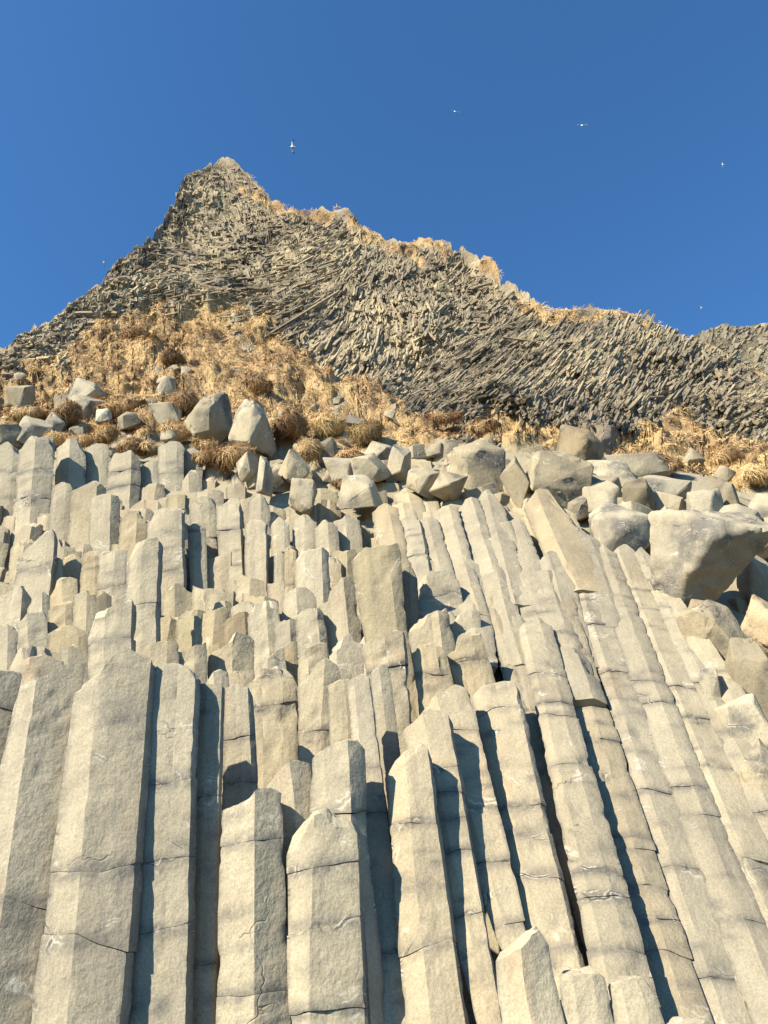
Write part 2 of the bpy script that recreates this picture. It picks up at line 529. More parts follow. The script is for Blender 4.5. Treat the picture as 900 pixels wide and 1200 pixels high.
GF = 'front row of upright basalt columns'
GM = 'basalt columns stepping up behind the front row'
GL = 'basalt columns of the upper left tier'
GR = 'long leaning basalt columns on the right'
GU = 'short leaning columns at the top of the right slope'
GB = 'broken stumps on the ledge'
one = lambda f=.38, g=.48, d=.38: ((f, g, d),)
dark = lambda f=.38, g=.48, d=.36, e=.92: ((f, g, d), (e, e, .26))
flat = ((.5, .5, .14), (.92, .92, .24))
flat0 = ((.3, .3, .14), (.72, .72, .16))
GREY = (.88, .89, .91); PALE = (1.08, 1.07, 1.04); OCHRE = (1.03, .97, .87); DUST = (.97, .94, .89); COOL = (.95, .97, .98)
T = []
def C(*a, **k): T.append((a, k))

# --- front row (nearest, rising out of the bottom of the picture)
C(6.05, [(-28, 786), (0, 784), (20, 785), (26, 791)], (-130, -64, 1200), one(.5, .5, .3), 'column cut off by the left picture edge, beside the tall cream and grey one', GF, joints=(830, 930), tint=GREY)
C(6.0, [(26, 803), (52, 794), (78, 780), (98, 776)], (-62, 38, 1200), one(.30, .52, .30), 'tall column with narrowing cream left face and slanting top at the far left', GF, joints=(1060,))
C(5.95, [(94, 803), (121, 786), (150, 760), (166, 766), (179, 772), (185, 790)], (36, 152, 1200), ((.30, .40, .34), (.93, .93, .22)), 'broadest tall column on the left, peaked top and wide grey face', GF, joints=(1022, 1105))
C(6.02, [(183, 784), (192, 777), (212, 777), (228, 787), (237, 799)], (148, 224, 1200), ((.52, .52, .12), (.9, .9, .26)), 'grey column split by a long vertical crack, right of the broadest one', GF, joints=(917, 1008, 1090), tint=GREY)
C(6.14, [(231, 800), (246, 803), (263, 806)], (220, 254, 1200), ((.35, .35, .2), (.9, .9, .3)), 'slim grey column with rounded top wedged beside deep shadow', GF, joints=(935, 1130), tint=GREY)
C(6.9, [(264, 808), (275, 802), (292, 806), (297, 816)], (258, 303, 960), ((.4, .4, .15), (.84, .84, .3)), 'recessed column almost wholly in black shadow in the middle of the front', GF, joints=(865, 918), tint=GREY)
C(5.95, [(262, 948), (278, 945), (292, 936), (304, 924), (318, 921), (331, 928)], (253, 339, 1200), one(.56, .54, .40), 'low front column with cream left half and grey right half, stepped top', GF, joints=(988, 1165), tint=PALE)
C(5.93, [(337, 985), (350, 971), (367, 953), (382, 948), (405, 952), (421, 963)], (340, 434, 1200), ((.38, .26, .38), (.96, .96, .2)), 'low front column with domed top and a scooped scar on its left shoulder', GF, joints=(1018, 1085, 1185), tint=PALE, chamf=.25)
C(6.2, [(303, 925), (328, 902), (345, 891), (362, 893)], (322, 372, 1010), one(.62, .62, .4), 'short column with sloped top tucked behind the two low front columns', GF)
C(6.1, [(363, 886), (385, 876), (403, 867), (417, 868), (425, 880)], (364, 436, 1010), ((.70, .76, .42),), 'column with wide cream front and narrow grey side above the domed one', GF, joints=(952,))
C(6.75, [(384, 804), (399, 796), (412, 794)], (391, 425, 960), flat0, 'smooth plain column joined to the left of the one with a red patch', GM, tint=DUST)
C(6.75, [(408, 798), (418, 791), (427, 789), (435, 794)], (434, 484, 1200), ((.3, .3, .3), (.95, .95, .2)), 'very long thin column with a red lichen patch at its top', GF, joints=(902, 955, 1120), Yb=6.12)
C(6.35, [(450, 908), (462, 890), (478, 876), (490, 871), (499, 875), (504, 888)], (476, 551, 1200), ((.42, .40, .40), (.93, .93, .30)), 'column with pointed top and shaded chipped shoulder right of the shadowed gap', GF, joints=(968, 1112), tint=DUST, chamf=.3, Yb=6.0)
C(6.75, [(467, 856), (485, 845), (503, 833), (519, 832), (530, 842)], (559, 591, 1200), ((.45, .45, .28), (.93, .93, .22)), 'slender column cut by several level cracks between two dark slots', GF, joints=(905, 932, 963, 1000, 1075), Yb=5.98, tint=DUST)
C(7.25, [(488, 834), (515, 815), (534, 803), (546, 804), (553, 816)], (590, 626, 1130), ((.35, .35, .25),), 'column with long slanting top edge right behind the slender cracked one', GF, joints=(860, 950, 1012, 1085), Yb=6.1, tint=DUST)
C(7.65, [(550, 816), (556, 808), (590, 803), (604, 803), (610, 818)], (624, 688, 1135), ((.26, .26, .28), (.9, .9, .2)), 'stained column with a broken loose cap and pale left edge', GF, joints=(835, 948, 1030, 1115), Yb=6.1, tint=DUST)

# --- small stumps at the very bottom
G3 = 'low stumps along the bottom edge'
C(5.5, [(582, 1118), (600, 1110), (618, 1093), (632, 1087), (645, 1104)], (588, 664, 1200), one(.45, .45, .36), 'brightest low stump with peaked top at the bottom right', G3, tint=(1.16, 1.15, 1.12))
C(5.5, [(655, 1144), (675, 1140), (697, 1134), (707, 1141)], (660, 720, 1200), flat0, 'low flat topped stump between the peaked stump and the corner stump', G3, tint=PALE)
C(5.5, [(710, 1153), (735, 1146), (752, 1144), (761, 1156)], (720, 780, 1200), flat0, 'rightmost of the stumps whose top edge shows, crossed by a thin crack', G3, tint=PALE)
C(5.45, [(776, 1198), (800, 1194), (832, 1196), (838, 1199)], (778, 842, 1215), flat0, 'stump just touching the bottom edge, right of the other stumps', G3, tint=PALE)

# --- long leaning columns
def leanY(y): return float(np.interp(y, [560, 600, 650, 690, 740, 800, 860, 1000, 1200], [12.6, 11.3, 10.35, 9.6, 8.9, 8.2, 7.6, 6.75, 5.95]))
def LC(prof, bot, ridges, label, joints=(), tint=(1, 1, 1), dY=0.0, group=GR, **k):
    yt = sum(p[1] for p in prof) / len(prof)
    ridges = tuple((a, b, d * .95) for a, b, d in ridges)
    bot = (bot[0] - 5, bot[1] + 5, bot[2]); prof = [(prof[0][0] - 3, prof[0][1] + 2)] + list(prof[1:-1]) + [(prof[-1][0] + 3, prof[-1][1] + 2)]
    dY = (-.22 if prof[0][0] == 604 else dY * .35)
    joints = tuple(joints) + tuple(random.uniform(yt + 40, bot[2] - 60) for _ in range(1))
    tint = tuple(q * .80 for q in tint)
    C(leanY(yt) + dY, prof, bot, ridges, label, group, joints=joints, Yb=leanY(bot[2]) + dY, tint=tint, broken=.5, **k)
LC([(562, 707), (575, 701), (586, 699), (594, 702)], (676, 712, 1060), ((.35, .35, .25),), 'long streaky column ending in a flat top left of the long column with brightest face', joints=(778, 835, 905, 985), dY=.12, tint=DUST)
LC([(607, 734), (620, 727), (632, 725), (643, 730)], (710, 776, 1197), ((.22, .24, .26), (.66, .66, .26)), 'long leaning column with the brightest cream face and brown rust stains', joints=(790, 838, 898, 1025, 1055, 1118), dY=-.10, tint=PALE)
LC([(634, 704), (650, 690), (668, 690)], (774, 832, 1197), ((.55, .55, .22),), 'long column right of the bright faced one, crossed by many level cracks', joints=(768, 812, 868, 982, 1040, 1078, 1118), tint=DUST)
LC([(665, 668), (682, 658), (694, 664)], (830, 882, 1190), ((.3, .3, .28),), 'long column with knobbly joints in the middle of the leaning colonnade', joints=(705, 790, 822, 930, 1020, 1148), dY=.06)
LC([(690, 652), (706, 640), (720, 646)], (880, 938, 1190), ((.62, .58, .24),), 'long column ending in a sharp wedge midway down the leaning colonnade', joints=(700, 800, 826, 958, 1080), dY=-.02)
LC([(716, 650), (732, 636), (744, 644)], (925, 988, 1180), ((.3, .3, .28),), 'smooth cream long column third from the right boulders', joints=(692, 806, 900, 1012), dY=.05, tint=PALE)
LC([(742, 650), (752, 642), (762, 652)], (968, 1040, 1160), ((.5, .5, .25),), 'long column second from the right boulders, shaded joint near its top', joints=(680, 800, 860, 955, 1050), dY=.02)
LC([(762, 676), (770, 669), (777, 676)], (1010, 1090, 1120), ((.4, .4, .32), (.92, .92, .3)), 'outermost long column beside the large smooth boulders', joints=(740, 790, 880, 930, 1010), dY=-.05, tint=PALE)

# --- behind the front row, centre
C(7.6, [(287, 790), (300, 783), (325, 781), (345, 784), (348, 794)], (292, 352, 930), flat0, 'broad plain column lit right across behind the shadowed gap', GM, joints=(828,), tint=DUST)
C(7.9, [(240, 800), (250, 788), (258, 785), (267, 788)], (238, 272, 860), one(), 'small sunlit stub peeping above the slim grey column', GM)
C(7.9, [(266, 788), (276, 786), (288, 788)], (266, 292, 860), flat0, 'small square stub left of the broad plain column', GM, tint=DUST)
C(7.4, [(347, 801), (360, 792), (372, 778), (382, 772), (398, 782), (400, 798)], (350, 388, 900), one(.62, .62, .3), 'column with a coarse dark block on its top right', GM, joints=(858,), tint=DUST)
C(7.2, [(432, 790), (446, 779), (456, 779)], (444, 472, 900), ((.5, .5, .3),), 'narrow column standing in shadow right of the red patched one', GM, tint=GREY)
C(7.9, [(418, 757), (440, 748), (462, 740), (474, 744)], (448, 490, 880), ((.55, .55, .35), (.94, .94, .2)), 'column with slanting bright top and cracked grey front beside a black slot', GM, joints=(785,), tint=DUST)
C(8.0, [(479, 759), (498, 753), (521, 753)], (492, 540, 850), flat0, 'square topped tan column right of the black slot', GM, joints=(790,), tint=OCHRE)
C(8.15, [(521, 756), (540, 744), (566, 735)], (538, 592, 850), flat0, 'tan column with water streaks left of the leaning colonnade', GM, joints=(775,), tint=OCHRE)
C(8.7, [(478, 729), (500, 722), (517, 715), (526, 712), (530, 722)], (482, 536, 790), ((.55, .55, .15), (.72, .72, .3)), 'short column with a dark rough patch on its right side', GM, tint=DUST)
C(8.9, [(528, 724), (545, 716), (564, 716)], (532, 570, 780), flat0, 'short pale block between the rough patched column and the streaky long one', GM)
C(8.75, [(409, 657), (424, 645), (448, 640), (464, 639), (469, 652)], (433, 484, 770), ((.32, .32, .16), (.76, .76, .22)), 'tall leaning slab standing free in the middle, dark right side', GM, tint=(.9, .87, .78), tilt=-.1, chamf=.22)
C(9.15, [(470, 668), (480, 662), (489, 672)], (474, 494, 770), ((.5, .5, .2),), 'thin pillar tinted dark as shade in the gap right of the free standing slab', GM, tint=(.6, .6, .6))  # fills the dark cavity; its tint puts the shade into the colour
C(9.4, [(484, 682), (500, 672), (522, 668), (536, 672)], (496, 548, 760), one(.3, .3, .3), 'squat column right of the gap beside the free slab', GM, joints=(700,))
C(9.3, [(415, 752), (430, 742), (450, 738)], (420, 455, 800), one(), 'low block below the free standing slab', GM)
C(8.35, [(382, 764), (398, 750), (412, 741), (426, 745)], (386, 428, 815), one(.3, .3, .3), 'block with rising top below the free slab, left side', GM)
C(8.3, [(349, 764), (360, 757), (372, 753), (383, 751)], (350, 388, 815), one(.35, .35, .35), 'square block above the coarse topped column', GM, tint=DUST)
C(8.4, [(305, 778), (318, 768), (331, 757), (334, 760)], (306, 338, 815), one(.3, .3, .3), 'slanting wedge above the broad plain column', GM)
C(8.55, [(332, 756), (340, 753), (348, 752)], (334, 352, 815), flat0, 'thin brown slab between the slanting wedge and the square block', GM, tint=(.75, .7, .62))
C(8.5, [(245, 757), (262, 749), (277, 742), (290, 744), (298, 750)], (244, 300, 815), one(.55, .55, .42), 'two toned block above the shadowed front gap, brown right face', GM, tint=DUST)
C(8.3, [(206, 768), (225, 758), (241, 752)], (204, 242, 815), one(.6, .6, .35), 'low block left of the two toned block', GM, tint=DUST)
C(8.25, [(163, 764), (180, 754), (205, 750), (208, 756)], (160, 210, 815), flat0, 'low wide ledge block above the grey split column', GM, tint=DUST)

# --- rubble ledge in the middle
C(9.6, [(224, 726), (244, 716), (263, 711), (268, 718)], (222, 272, 775), one(.6, .6, .3), 'orange tinted block at the foot of the shaded pillars', GB, tint=OCHRE)
C(9.85, [(247, 711), (257, 705), (268, 702), (271, 708)], (246, 274, 750), one(.7, .7, .4), 'small tilted stub just above the orange tinted block', GB, tint=DUST)
C(9.8, [(272, 712), (286, 706), (306, 704)], (271, 308, 750), one(.75, .75, .35), 'short stub right of the small tilted stub', GB)
C(9.45, [(262, 727), (276, 720), (290, 716), (294, 722)], (262, 296, 780), ((.2, .2, .2), (.8, .8, .3)), 'brownish squat stub below the tall pillar with a dark slot', GB, tint=(.72, .66, .58))
C(9.35, [(291, 724), (300, 708), (312, 704), (327, 703), (330, 710)], (292, 332, 785), one(.6, .6, .35), 'ribbed stub in the centre of the ledge', GB)
C(9.6, [(330, 698), (343, 690), (358, 688), (369, 700)], (329, 373, 760), one(.45, .45, .35), 'rounded stub on the ledge left of the sloping block', GB)
C(9.25, [(320, 732), (334, 726), (348, 722)], (320, 350, 790), one(.7, .7, .35), 'shadow sided stub below the rounded stub', GB, tint=GREY)
C(9.2, [(348, 720), (362, 715), (377, 711), (382, 718)], (348, 388, 790), ((.76, .76, .36),), 'pale upright stub with grey right side on the ledge', GB)
C(9.35, [(373, 703), (390, 690), (404, 677), (411, 674), (416, 684)], (378, 428, 790), one(.7, .7, .35), 'block with steeply rising top against the free standing slab', GB)

# --- left middle tiers
C(8.35, [(11, 776), (16, 765), (42, 754), (62, 756), (72, 760)], (10, 76, 830), one(.44, .44, .38), 'low wide stub just above the far left front column', GM)
C(8.5, [(71, 760), (86, 754), (104, 762)], (72, 108, 820), one(.3, .3, .25), 'low grey stub second from left above the front row', GM, tint=GREY)
C(8.35, [(107, 733), (112, 712), (132, 710), (157, 703), (161, 716)], (105, 160, 820), ((.36, .36, .34), (.93, .93, .28)), 'stout column with grey front just above the peaked front column', GM, joints=(752,))
C(8.9, [(53, 742), (67, 733), (86, 732), (105, 742)], (54, 106, 800), flat0, 'rounded stub with brown sunken face left of the stout grey column', GM, tint=(.82, .78, .7), chamf=.5)
C(8.7, [(-6, 734), (8, 731), (20, 736)], (-8, 18, 830), one(.6, .6, .3), 'stub at the left edge beside a black gap', GM)
C(9.2, [(18, 728), (35, 720), (51, 716), (54, 726)], (22, 56, 800), one(.4, .4, .34), 'grey stub with black gap on its left, near the left edge', GM, tint=COOL)
C(9.7, [(-6, 690), (14, 686), (30, 686), (38, 694)], (-10, 30, 770), ((.55, .55, .3), (.8, .8, .4)), 'block with dark right face at the left edge of the middle tier', GM)
C(9.6, [(33, 712), (45, 698), (58, 689)], (32, 60, 770), one(.7, .7, .35), 'block with steep top right of the dark faced block', GM)
C(10.0, [(59, 693), (70, 678), (84, 675), (91, 677)], (58, 92, 750), one(.5, .5, .35), 'boxy stub throwing a black shadow to its right', GM, tint=OCHRE)
C(9.4, [(57, 713), (70, 705), (87, 704)], (56, 88, 770), flat0, 'low slab under the boxy stub', GM, tint=OCHRE)
C(9.35, [(86, 698), (98, 692), (112, 691)], (84, 112, 790), one(.6, .6, .3), 'smooth narrow stub left of the stout grey column', GM, tint=DUST)
C(9.9, [(111, 697), (120, 692), (131, 699)], (110, 132, 760), flat0, 'small dark rough stub behind the stout grey column', GM, tint=(.5, .5, .5))
C(9.2, [(151, 652), (160, 638), (172, 632), (186, 630), (192, 640)], (147, 188, 790), ((.42, .42, .36), (.9, .9, .3)), 'tall upright column with two faces standing before the shaded recess', GL, joints=(712,))
C(10.2, [(117, 648), (132, 645), (151, 646)], (114, 150, 740), ((.6, .6, .2),), 'flat fronted column left of the tall upright two faced one', GL, joints=(688,))
C(10.4, [(96, 648), (106, 645), (119, 646)], (92, 117, 740), flat0, 'narrow flat column cracked across the middle, second left of the tall upright', GL, joints=(667,), tint=OCHRE)
C(10.2, [(25, 640), (40, 630), (56, 623), (62, 622), (66, 632)], (6, 58, 730), ((.75, .72, .3), (.95, .95, .3)), 'wide smooth slab with sloping crest, black shadow on its right', GL, joints=(668,))
C(10.3, [(55, 657), (64, 652), (74, 653)], (54, 74, 730), flat0, 'narrow column to the right of the wide smooth slab', GL, tint=DUST)
C(10.7, [(74, 652), (86, 648), (96, 652)], (72, 96, 720), flat0, 'stub below the pair of broad pale columns', GL, tint=OCHRE)
C(12.0, [(24, 527), (36, 513), (50, 508), (61, 507), (65, 520)], (6, 52, 680), ((.48, .55, .36),), 'tall stacked column with grey right face near the left edge of the top tier', GL, joints=(554, 584))
C(12.6, [(-8, 524), (10, 518), (28, 526)], (-18, 20, 600), flat0, 'block at the left edge of the top tier', GL, joints=(552,), tint=COOL)
C(12.2, [(-12, 592), (4, 588), (16, 594)], (-20, 12, 690), flat0, 'grey column at the left edge under the top tier block', GL, joints=(625, 660), tint=GREY)
C(12.6, [(66, 526), (78, 518), (89, 516), (100, 527)], (64, 100, 600), ((.5, .5, .42),), 'short column split into bright left and rough dark right halves', GL, tint=COOL)
C(12.8, [(100, 526), (112, 521), (128, 522)], (98, 126, 620), flat0, 'flat fronted short column right of the half dark one', GL, tint=COOL)
C(11.6, [(63, 570), (74, 565), (86, 567)], (54, 80, 660), flat0, 'pale column with an arched hollow at its foot', GL)
C(11.4, [(82, 575), (98, 569), (112, 563), (123, 572)], (74, 106, 680), ((.78, .82, .32),), 'broad plain pale column with grey upper right corner', GL, tint=DUST)
C(11.2, [(106, 585), (116, 581), (140, 581), (141, 590)], (102, 138, 680), ((.74, .74, .4),), 'smooth column with jagged dark right flank in the top tier', GL)
C(12.7, [(125, 540), (134, 531), (154, 530), (164, 540)], (124, 164, 600), ((.75, .75, .35),), 'cracked block stack with black shadow on its right, top tier', GL, joints=(553, 572))
C(12.9, [(164, 548), (174, 542), (186, 541)], (164, 190, 620), flat0, 'small column in front of the black shadow of the cracked block', GL, tint=COOL)
C(12.9, [(184, 524), (198, 519), (212, 519), (216, 526)], (188, 214, 620), flat0, 'upright column rising higher than its neighbours under the grass', GL, joints=(556,), tint=COOL)
C(13.1, [(215, 530), (226, 526), (240, 530)], (214, 238, 600), flat0, 'column under a pair of brown tussocks', GL, joints=(552,), tint=COOL)
C(12.9, [(212, 556), (224, 549), (236, 553)], (212, 238, 610), one(), 'chunky column with rounded front below the tussock pair', GL)
C(13.2, [(240, 540), (252, 534), (268, 540)], (240, 268, 600), ((.8, .8, .3),), 'column with a grass tuft on its right shoulder', GL, joints=(568,))
C(13.0, [(270, 558), (281, 551), (292, 560)], (270, 293, 600), one(), 'small rounded stub right of the grass topped column', GL)
C(11.1, [(140, 606), (156, 602), (174, 601)], (138, 174, 680), ((.62, .62, .26),), 'rough topped wide column behind the tall upright two faced one', GL, tint=OCHRE)
C(10.6, [(173, 601), (186, 597), (204, 596), (218, 598)], (178, 219, 760), ((.36, .36, .2), (.74, .74, .26), (.93, .93, .2)), 'fluted pillar broken by a gap half way down, left of the dark slots', GL, joints=(671, 720))
C(10.8, [(219, 610), (230, 612), (241, 618)], (225, 243, 770), flat0, 'slim pillar half in shadow, first right of the fluted pillar', GL, joints=(622,), tint=GREY)
C(11.2, [(222, 592), (236, 580), (250, 582), (254, 592)], (226, 257, 730), flat0, 'pillar with lit head and black shadowed body', GL, joints=(632,))
C(10.9, [(254, 591), (265, 584), (280, 583), (284, 592)], (259, 290, 740), ((.45, .45, .16), (.93, .93, .3)), 'pillar of three stacked blocks right of the black body one', GL, joints=(621, 664))
C(10.7, [(286, 614), (294, 609), (308, 609), (314, 616)], (290, 317, 735), ((.4, .4, .18), (.93, .93, .3)), 'smooth pale pillar with a black slot on its right', GL)
C(11.7, [(289, 588), (303, 578), (315, 584)], (288, 318, 680), one(.6, .6, .3), 'stubby block behind the smooth pale pillar', GL)
C(11.2, [(318, 612), (328, 605), (340, 614)], (318, 343, 700), flat0, 'pale block right of the black slot', GL)
C(10.6, [(321, 650), (327, 646), (333, 648)], (321, 333, 730), flat0, 'thin post right of the smooth pale pillar', GL)
C(10.5, [(332, 645), (340, 638), (347, 642)], (332, 348, 730), flat0, 'narrow column next to the thin post', GL, joints=(686,), tint=OCHRE)
C(10.4, [(344, 650), (360, 643), (378, 642), (386, 648)], (346, 388, 730), ((.3, .3, .22), (.8, .8, .3)), 'broad pale column between the narrow ones and the free slab', GL)
C(11.3, [(342, 612), (355, 602), (370, 606)], (342, 372, 690), one(.5, .5, .3), 'pale column above the broad one, with a small dark plant', GL)
C(11.2, [(368, 620), (382, 609), (396, 612)], (370, 400, 690), ((.6, .6, .32),), 'angular pale column left above the free standing slab', GL)
C(11.4, [(394, 612), (408, 603), (422, 606)], (398, 430, 690), one(.4, .4, .32), 'pale column directly above the free standing slab', GL)

# --- short leaning columns high on the right
def US(prof, bot, ridges, label, joints=(), **k):
    yt = sum(p[1] for p in prof) / len(prof)
    prof = [(prof[0][0] - 3, prof[0][1] + 2)] + list(prof[1:-1]) + [(prof[-1][0] + 3, prof[-1][1] + 2)]; bot = (bot[0] - 4, bot[1] + 4, bot[2])
    k['tint'] = tuple(q * .80 for q in k.get('tint', (1, 1, 1)))
    C(leanY(yt) - .05, prof, bot, ridges, label, GU, joints=joints, Yb=leanY(bot[2]) + .05, **k)
US([(438, 598), (450, 592), (464, 590)], (456, 484, 690), ((.65, .65, .3),), 'narrow leaning column above the free slab, pink tinge', tint=OCHRE)
US([(466, 614), (478, 608), (491, 606)], (482, 508, 700), ((.4, .4, .3), (.9, .9, .25)), 'leaning column of stacked pieces with a dark right edge', joints=(632, 655))
US([(490, 608), (500, 604), (510, 607)], (510, 534, 690), one(.5, .5, .3), 'slim leaning column in the upper centre')
US([(506, 602), (520, 595), (535, 592)], (532, 560, 690), ((.7, .7, .3),), 'leaning column with a broad smooth upper face', tint=PALE)
US([(533, 596), (546, 586), (560, 582)], (565, 592, 690), ((.7, .7, .3),), 'long smooth leaning column in the upper middle')
US([(556, 584), (572, 574), (586, 590)], (580, 612, 680), one(.5, .5, .3), 'leaning column under the large grey block')
US([(574, 622), (584, 614), (598, 608)], (590, 622, 680), flat0, 'cracked leaning block left of the dark faced slab')
US([(596, 612), (604, 606), (612, 612)], (622, 642, 690), flat0, 'narrow broken column touching the dark faced slab')
US([(612, 592), (622, 582), (638, 572), (660, 596)], (646, 700, 668), ((.40, .34, .40),), 'large tilted slab with shaded left face and bright right face', tint=OCHRE)
US([(664, 640), (680, 622), (700, 632)], (690, 722, 700), flat0, 'grey flat slab above the middle of the leaning colonnade', tint=GREY)
US([(530, 668), (545, 655), (562, 662)], (540, 575, 740), one(.5, .5, .3), 'chipped short column with a dark scar')
US([(562, 672), (580, 662), (592, 668)], (580, 612, 740), ((.6, .6, .3),), 'short column left of the wide cracked one')
US([(594, 655), (612, 648), (630, 652)], (618, 656, 730), flat0, 'wide short column below the tilted slab')
US([(628, 660), (644, 648), (660, 652)], (655, 690, 740), one(.4, .4, .3), 'short column under the grey flat slab')
US([(594, 688), (622, 676), (652, 664), (656, 676)], (622, 690, 780), ((.4, .4, .2), (.78, .78, .25)), 'very wide slab with slanting top edge above the brightest long column', joints=(745,))
US([(484, 660), (496, 655), (512, 658)], (496, 528, 720), one(.4, .4, .3), 'small leaning stub right of the dark gap by the free slab')
US([(598, 722), (606, 716), (612, 724)], (610, 628, 790), flat0, 'small sunken piece left of the bright faced long column', tint=GREY)

for i, (a, k) in enumerate(T):
    k.setdefault('seed', i + 1)
    names_y = a[2][2] - a[1][0][1]
    k.setdefault('extend', 1.2 if a[0] < 7.5 else 0.8)
    if a[0] < 7.0: k.setdefault('broken', .25)
    else: k.setdefault('rough', 1.35)
    column(*a, **k)

# ------------------------------------------------------------------ the mountain
CREST = [(-420, 560), (-250, 500), (-100, 446), (0, 413), (20, 401), (40, 385), (58, 377), (75, 362), (92, 351), (110, 335), (125, 322), (140, 303),
         (152, 293), (165, 280), (178, 270), (190, 258), (197, 243), (205, 232), (212, 213), (220, 204), (230, 197), (240, 194), (250, 187), (265, 184),
         (275, 188), (282, 195), (295, 207), (303, 217), (318, 229), (330, 236), (340, 242), (352, 244), (368, 243), (385, 242), (396, 240), (408, 243), (417, 252),
         (425, 268), (440, 272), (450, 277), (465, 282), (480, 283), (500, 280), (520, 282), (545, 289), (560, 292), (575, 299), (585, 312), (592, 322), (605, 332), (615, 337),
         (625, 343), (629, 353), (645, 357), (660, 359), (690, 358), (720, 361), (742, 365), (760, 372), (780, 383), (800, 391), (820, 399), (850, 414),
         (880, 430), (900, 440), (960, 470), (1050, 490), (1350, 530)]
CX = [c[0] for c in CREST]; CY = [c[1] for c in CREST]
G_POLYS = [
    [(-450, 520), (-100, 470), (0, 432), (60, 412), (110, 384), (170, 358), (230, 352), (290, 352), (335, 374), (350, 405), (400, 432), (440, 456), (470, 480),
     (530, 487), (560, 494), (640, 499), (690, 506), (660, 530), (600, 530), (560, 518), (520, 508), (500, 540), (420, 560), (330, 530), (250, 512), (150, 515), (60, 505), (0, 512), (-450, 575)],
    [(690, 525), (720, 498), (800, 488), (900, 509), (1350, 540), (1350, 640), (1000, 600), (900, 578), (840, 562), (780, 547), (730, 537)],
    [(275, 180), (300, 205), (330, 230), (395, 234), (430, 262), (500, 276), (560, 286), (540, 302), (500, 320), (440, 302), (420, 292), (380, 294), (340, 266), (290, 237), (272, 198)],
    [(540, 278), (600, 318), (628, 345), (720, 354), (800, 384), (870, 420), (920, 445), (915, 458), (860, 442), (790, 406), (730, 388), (640, 380), (605, 350), (560, 304)],
]
def in_poly(px, py, poly):
    inside = np.zeros(np.shape(px), bool)
    n = len(poly)
    for i in range(n):
        x0, y0 = poly[i]; x1, y1 = poly[(i + 1) % n]
        c = ((y0 > py) != (y1 > py))
        with np.errstate(divide='ignore', invalid='ignore'):
            xi = (x1 - x0) * (py - y0) / (y1 - y0 if y1 != y0 else 1e-9) + x0
        inside ^= c & (px < xi)
    return inside
def _grass_raw(px, py):
    p = np.stack([px * 0.045, py * 0.07, 0 * px], -1)
    jx = fbm(p, 4, 61) * 34; jy = fbm(p + 40, 4, 62) * 22 * np.where(px > 640, .5, np.where(px < 120, .6, 1.0))
    m = np.zeros(np.shape(px), bool)
    for poly in G_POLYS: m |= in_poly(px + jx, py + jy, poly)
    # bare rock ribs showing through the turf
    m &= ~((fbm(p * 1.3 + 7, 4, 63) > 0.33) & (py > 350) & (py < 480) & (px < 560))
    # only ragged patches hold on to the crest
    cr = np.interp(px, CX, CY)
    m &= ~((fbm(p * 1.5 + 31, 5, 64, .6) < -.11 + np.clip((py - cr - 8) / 60, -.1, .3)) & (px > 270) & (py < cr + 80) & (py < 460))
    return m
_gx, _gy = np.arange(-460, 1400, 3.0), np.arange(150, 680, 3.0)
_GM = _grass_raw(*np.meshgrid(_gx, _gy, indexing='ij')).astype(float)
for _ in range(2):
    _GM = (np.roll(_GM, 1, 0) + np.roll(_GM, -1, 0) + np.roll(_GM, 1, 1) + np.roll(_GM, -1, 1) + _GM) / 5
def grass_w(px, py):
    i = np.clip((px - _gx[0]) / 3.0, 0, len(_gx) - 1.001); j = np.clip((py - _gy[0]) / 3.0, 0, len(_gy) - 1.001)
    a, b = i.astype(int), j.astype(int); u, v = i - a, j - b
    return (_GM[a, b] * (1 - u) + _GM[a + 1, b] * u) * (1 - v) + (_GM[a, b + 1] * (1 - u) + _GM[a + 1, b + 1] * u) * v
def is_grass(px, py): return grass_w(px, py) > 0.5
# rows stay on sight lines so that one sheet covers crest to foot
XS = np.concatenate([np.arange(-420, -60, 8.0), np.arange(-60, 960, 1.9), np.arange(960, 1330, 8.0)])
NR = 520
cr = np.interp(XS, CX, CY)
tt = np.linspace(0, 1, NR) ** 1.5
cr = cr + 2.5 + fbm(np.stack([XS * .10, 0 * XS, 0 * XS], -1), 3, 141) * 5 + (np.floor(fbm(np.stack([XS * .22, 0 * XS + 3, 0 * XS], -1), 3, 142) * 5) / 5) * 6
PY = cr[:, None] + (1330 - cr)[:, None] * tt[None, :]
PX = np.repeat(XS[:, None], NR, 1)
def relief(P, px, py, g):
    "height of the relief above the smooth slope, in metres"
    rocky = fbm(P * 0.22, 4, 71, 0.5) * 1.6 + np.abs(fbm(P * 0.6, 3, 72)) * 0.5 - 0.3
    f1, cid = worley2(P[..., 0] * 1.05 + fbm(P * .8, 2, 3) * .4, P[..., 1] * 0.8 + P[..., 2] * 0.5, 5)
    mound = np.abs(fbm(P * np.array([.62, .5, .5]) + 9, 4, 73, .5)) * .75 + np.abs(fbm(P * 1.9, 3, 74)) * .45 + fbm(P * .3, 2, 75) * .4 - .3
    return mound * g + (1 - g) * rocky * np.clip((P[..., 1] - 13) / 7, 0.1, .7)
ANG = [(260, 230, 170), (230, 300, 165), (160, 330, 30), (80, 390, 30), (330, 350, 8), (352, 378, 22), (380, 392, 38), (405, 405, 55), (440, 385, 80), (480, 370, 100),
       (500, 470, 25), (560, 480, 30), (520, 440, 28), (580, 430, 34), (640, 430, 45), (680, 470, 55), (620, 385, 35), (740, 420, 62), (790, 430, 58), (830, 460, 50), (870, 480, 30), (560, 330, 40)]
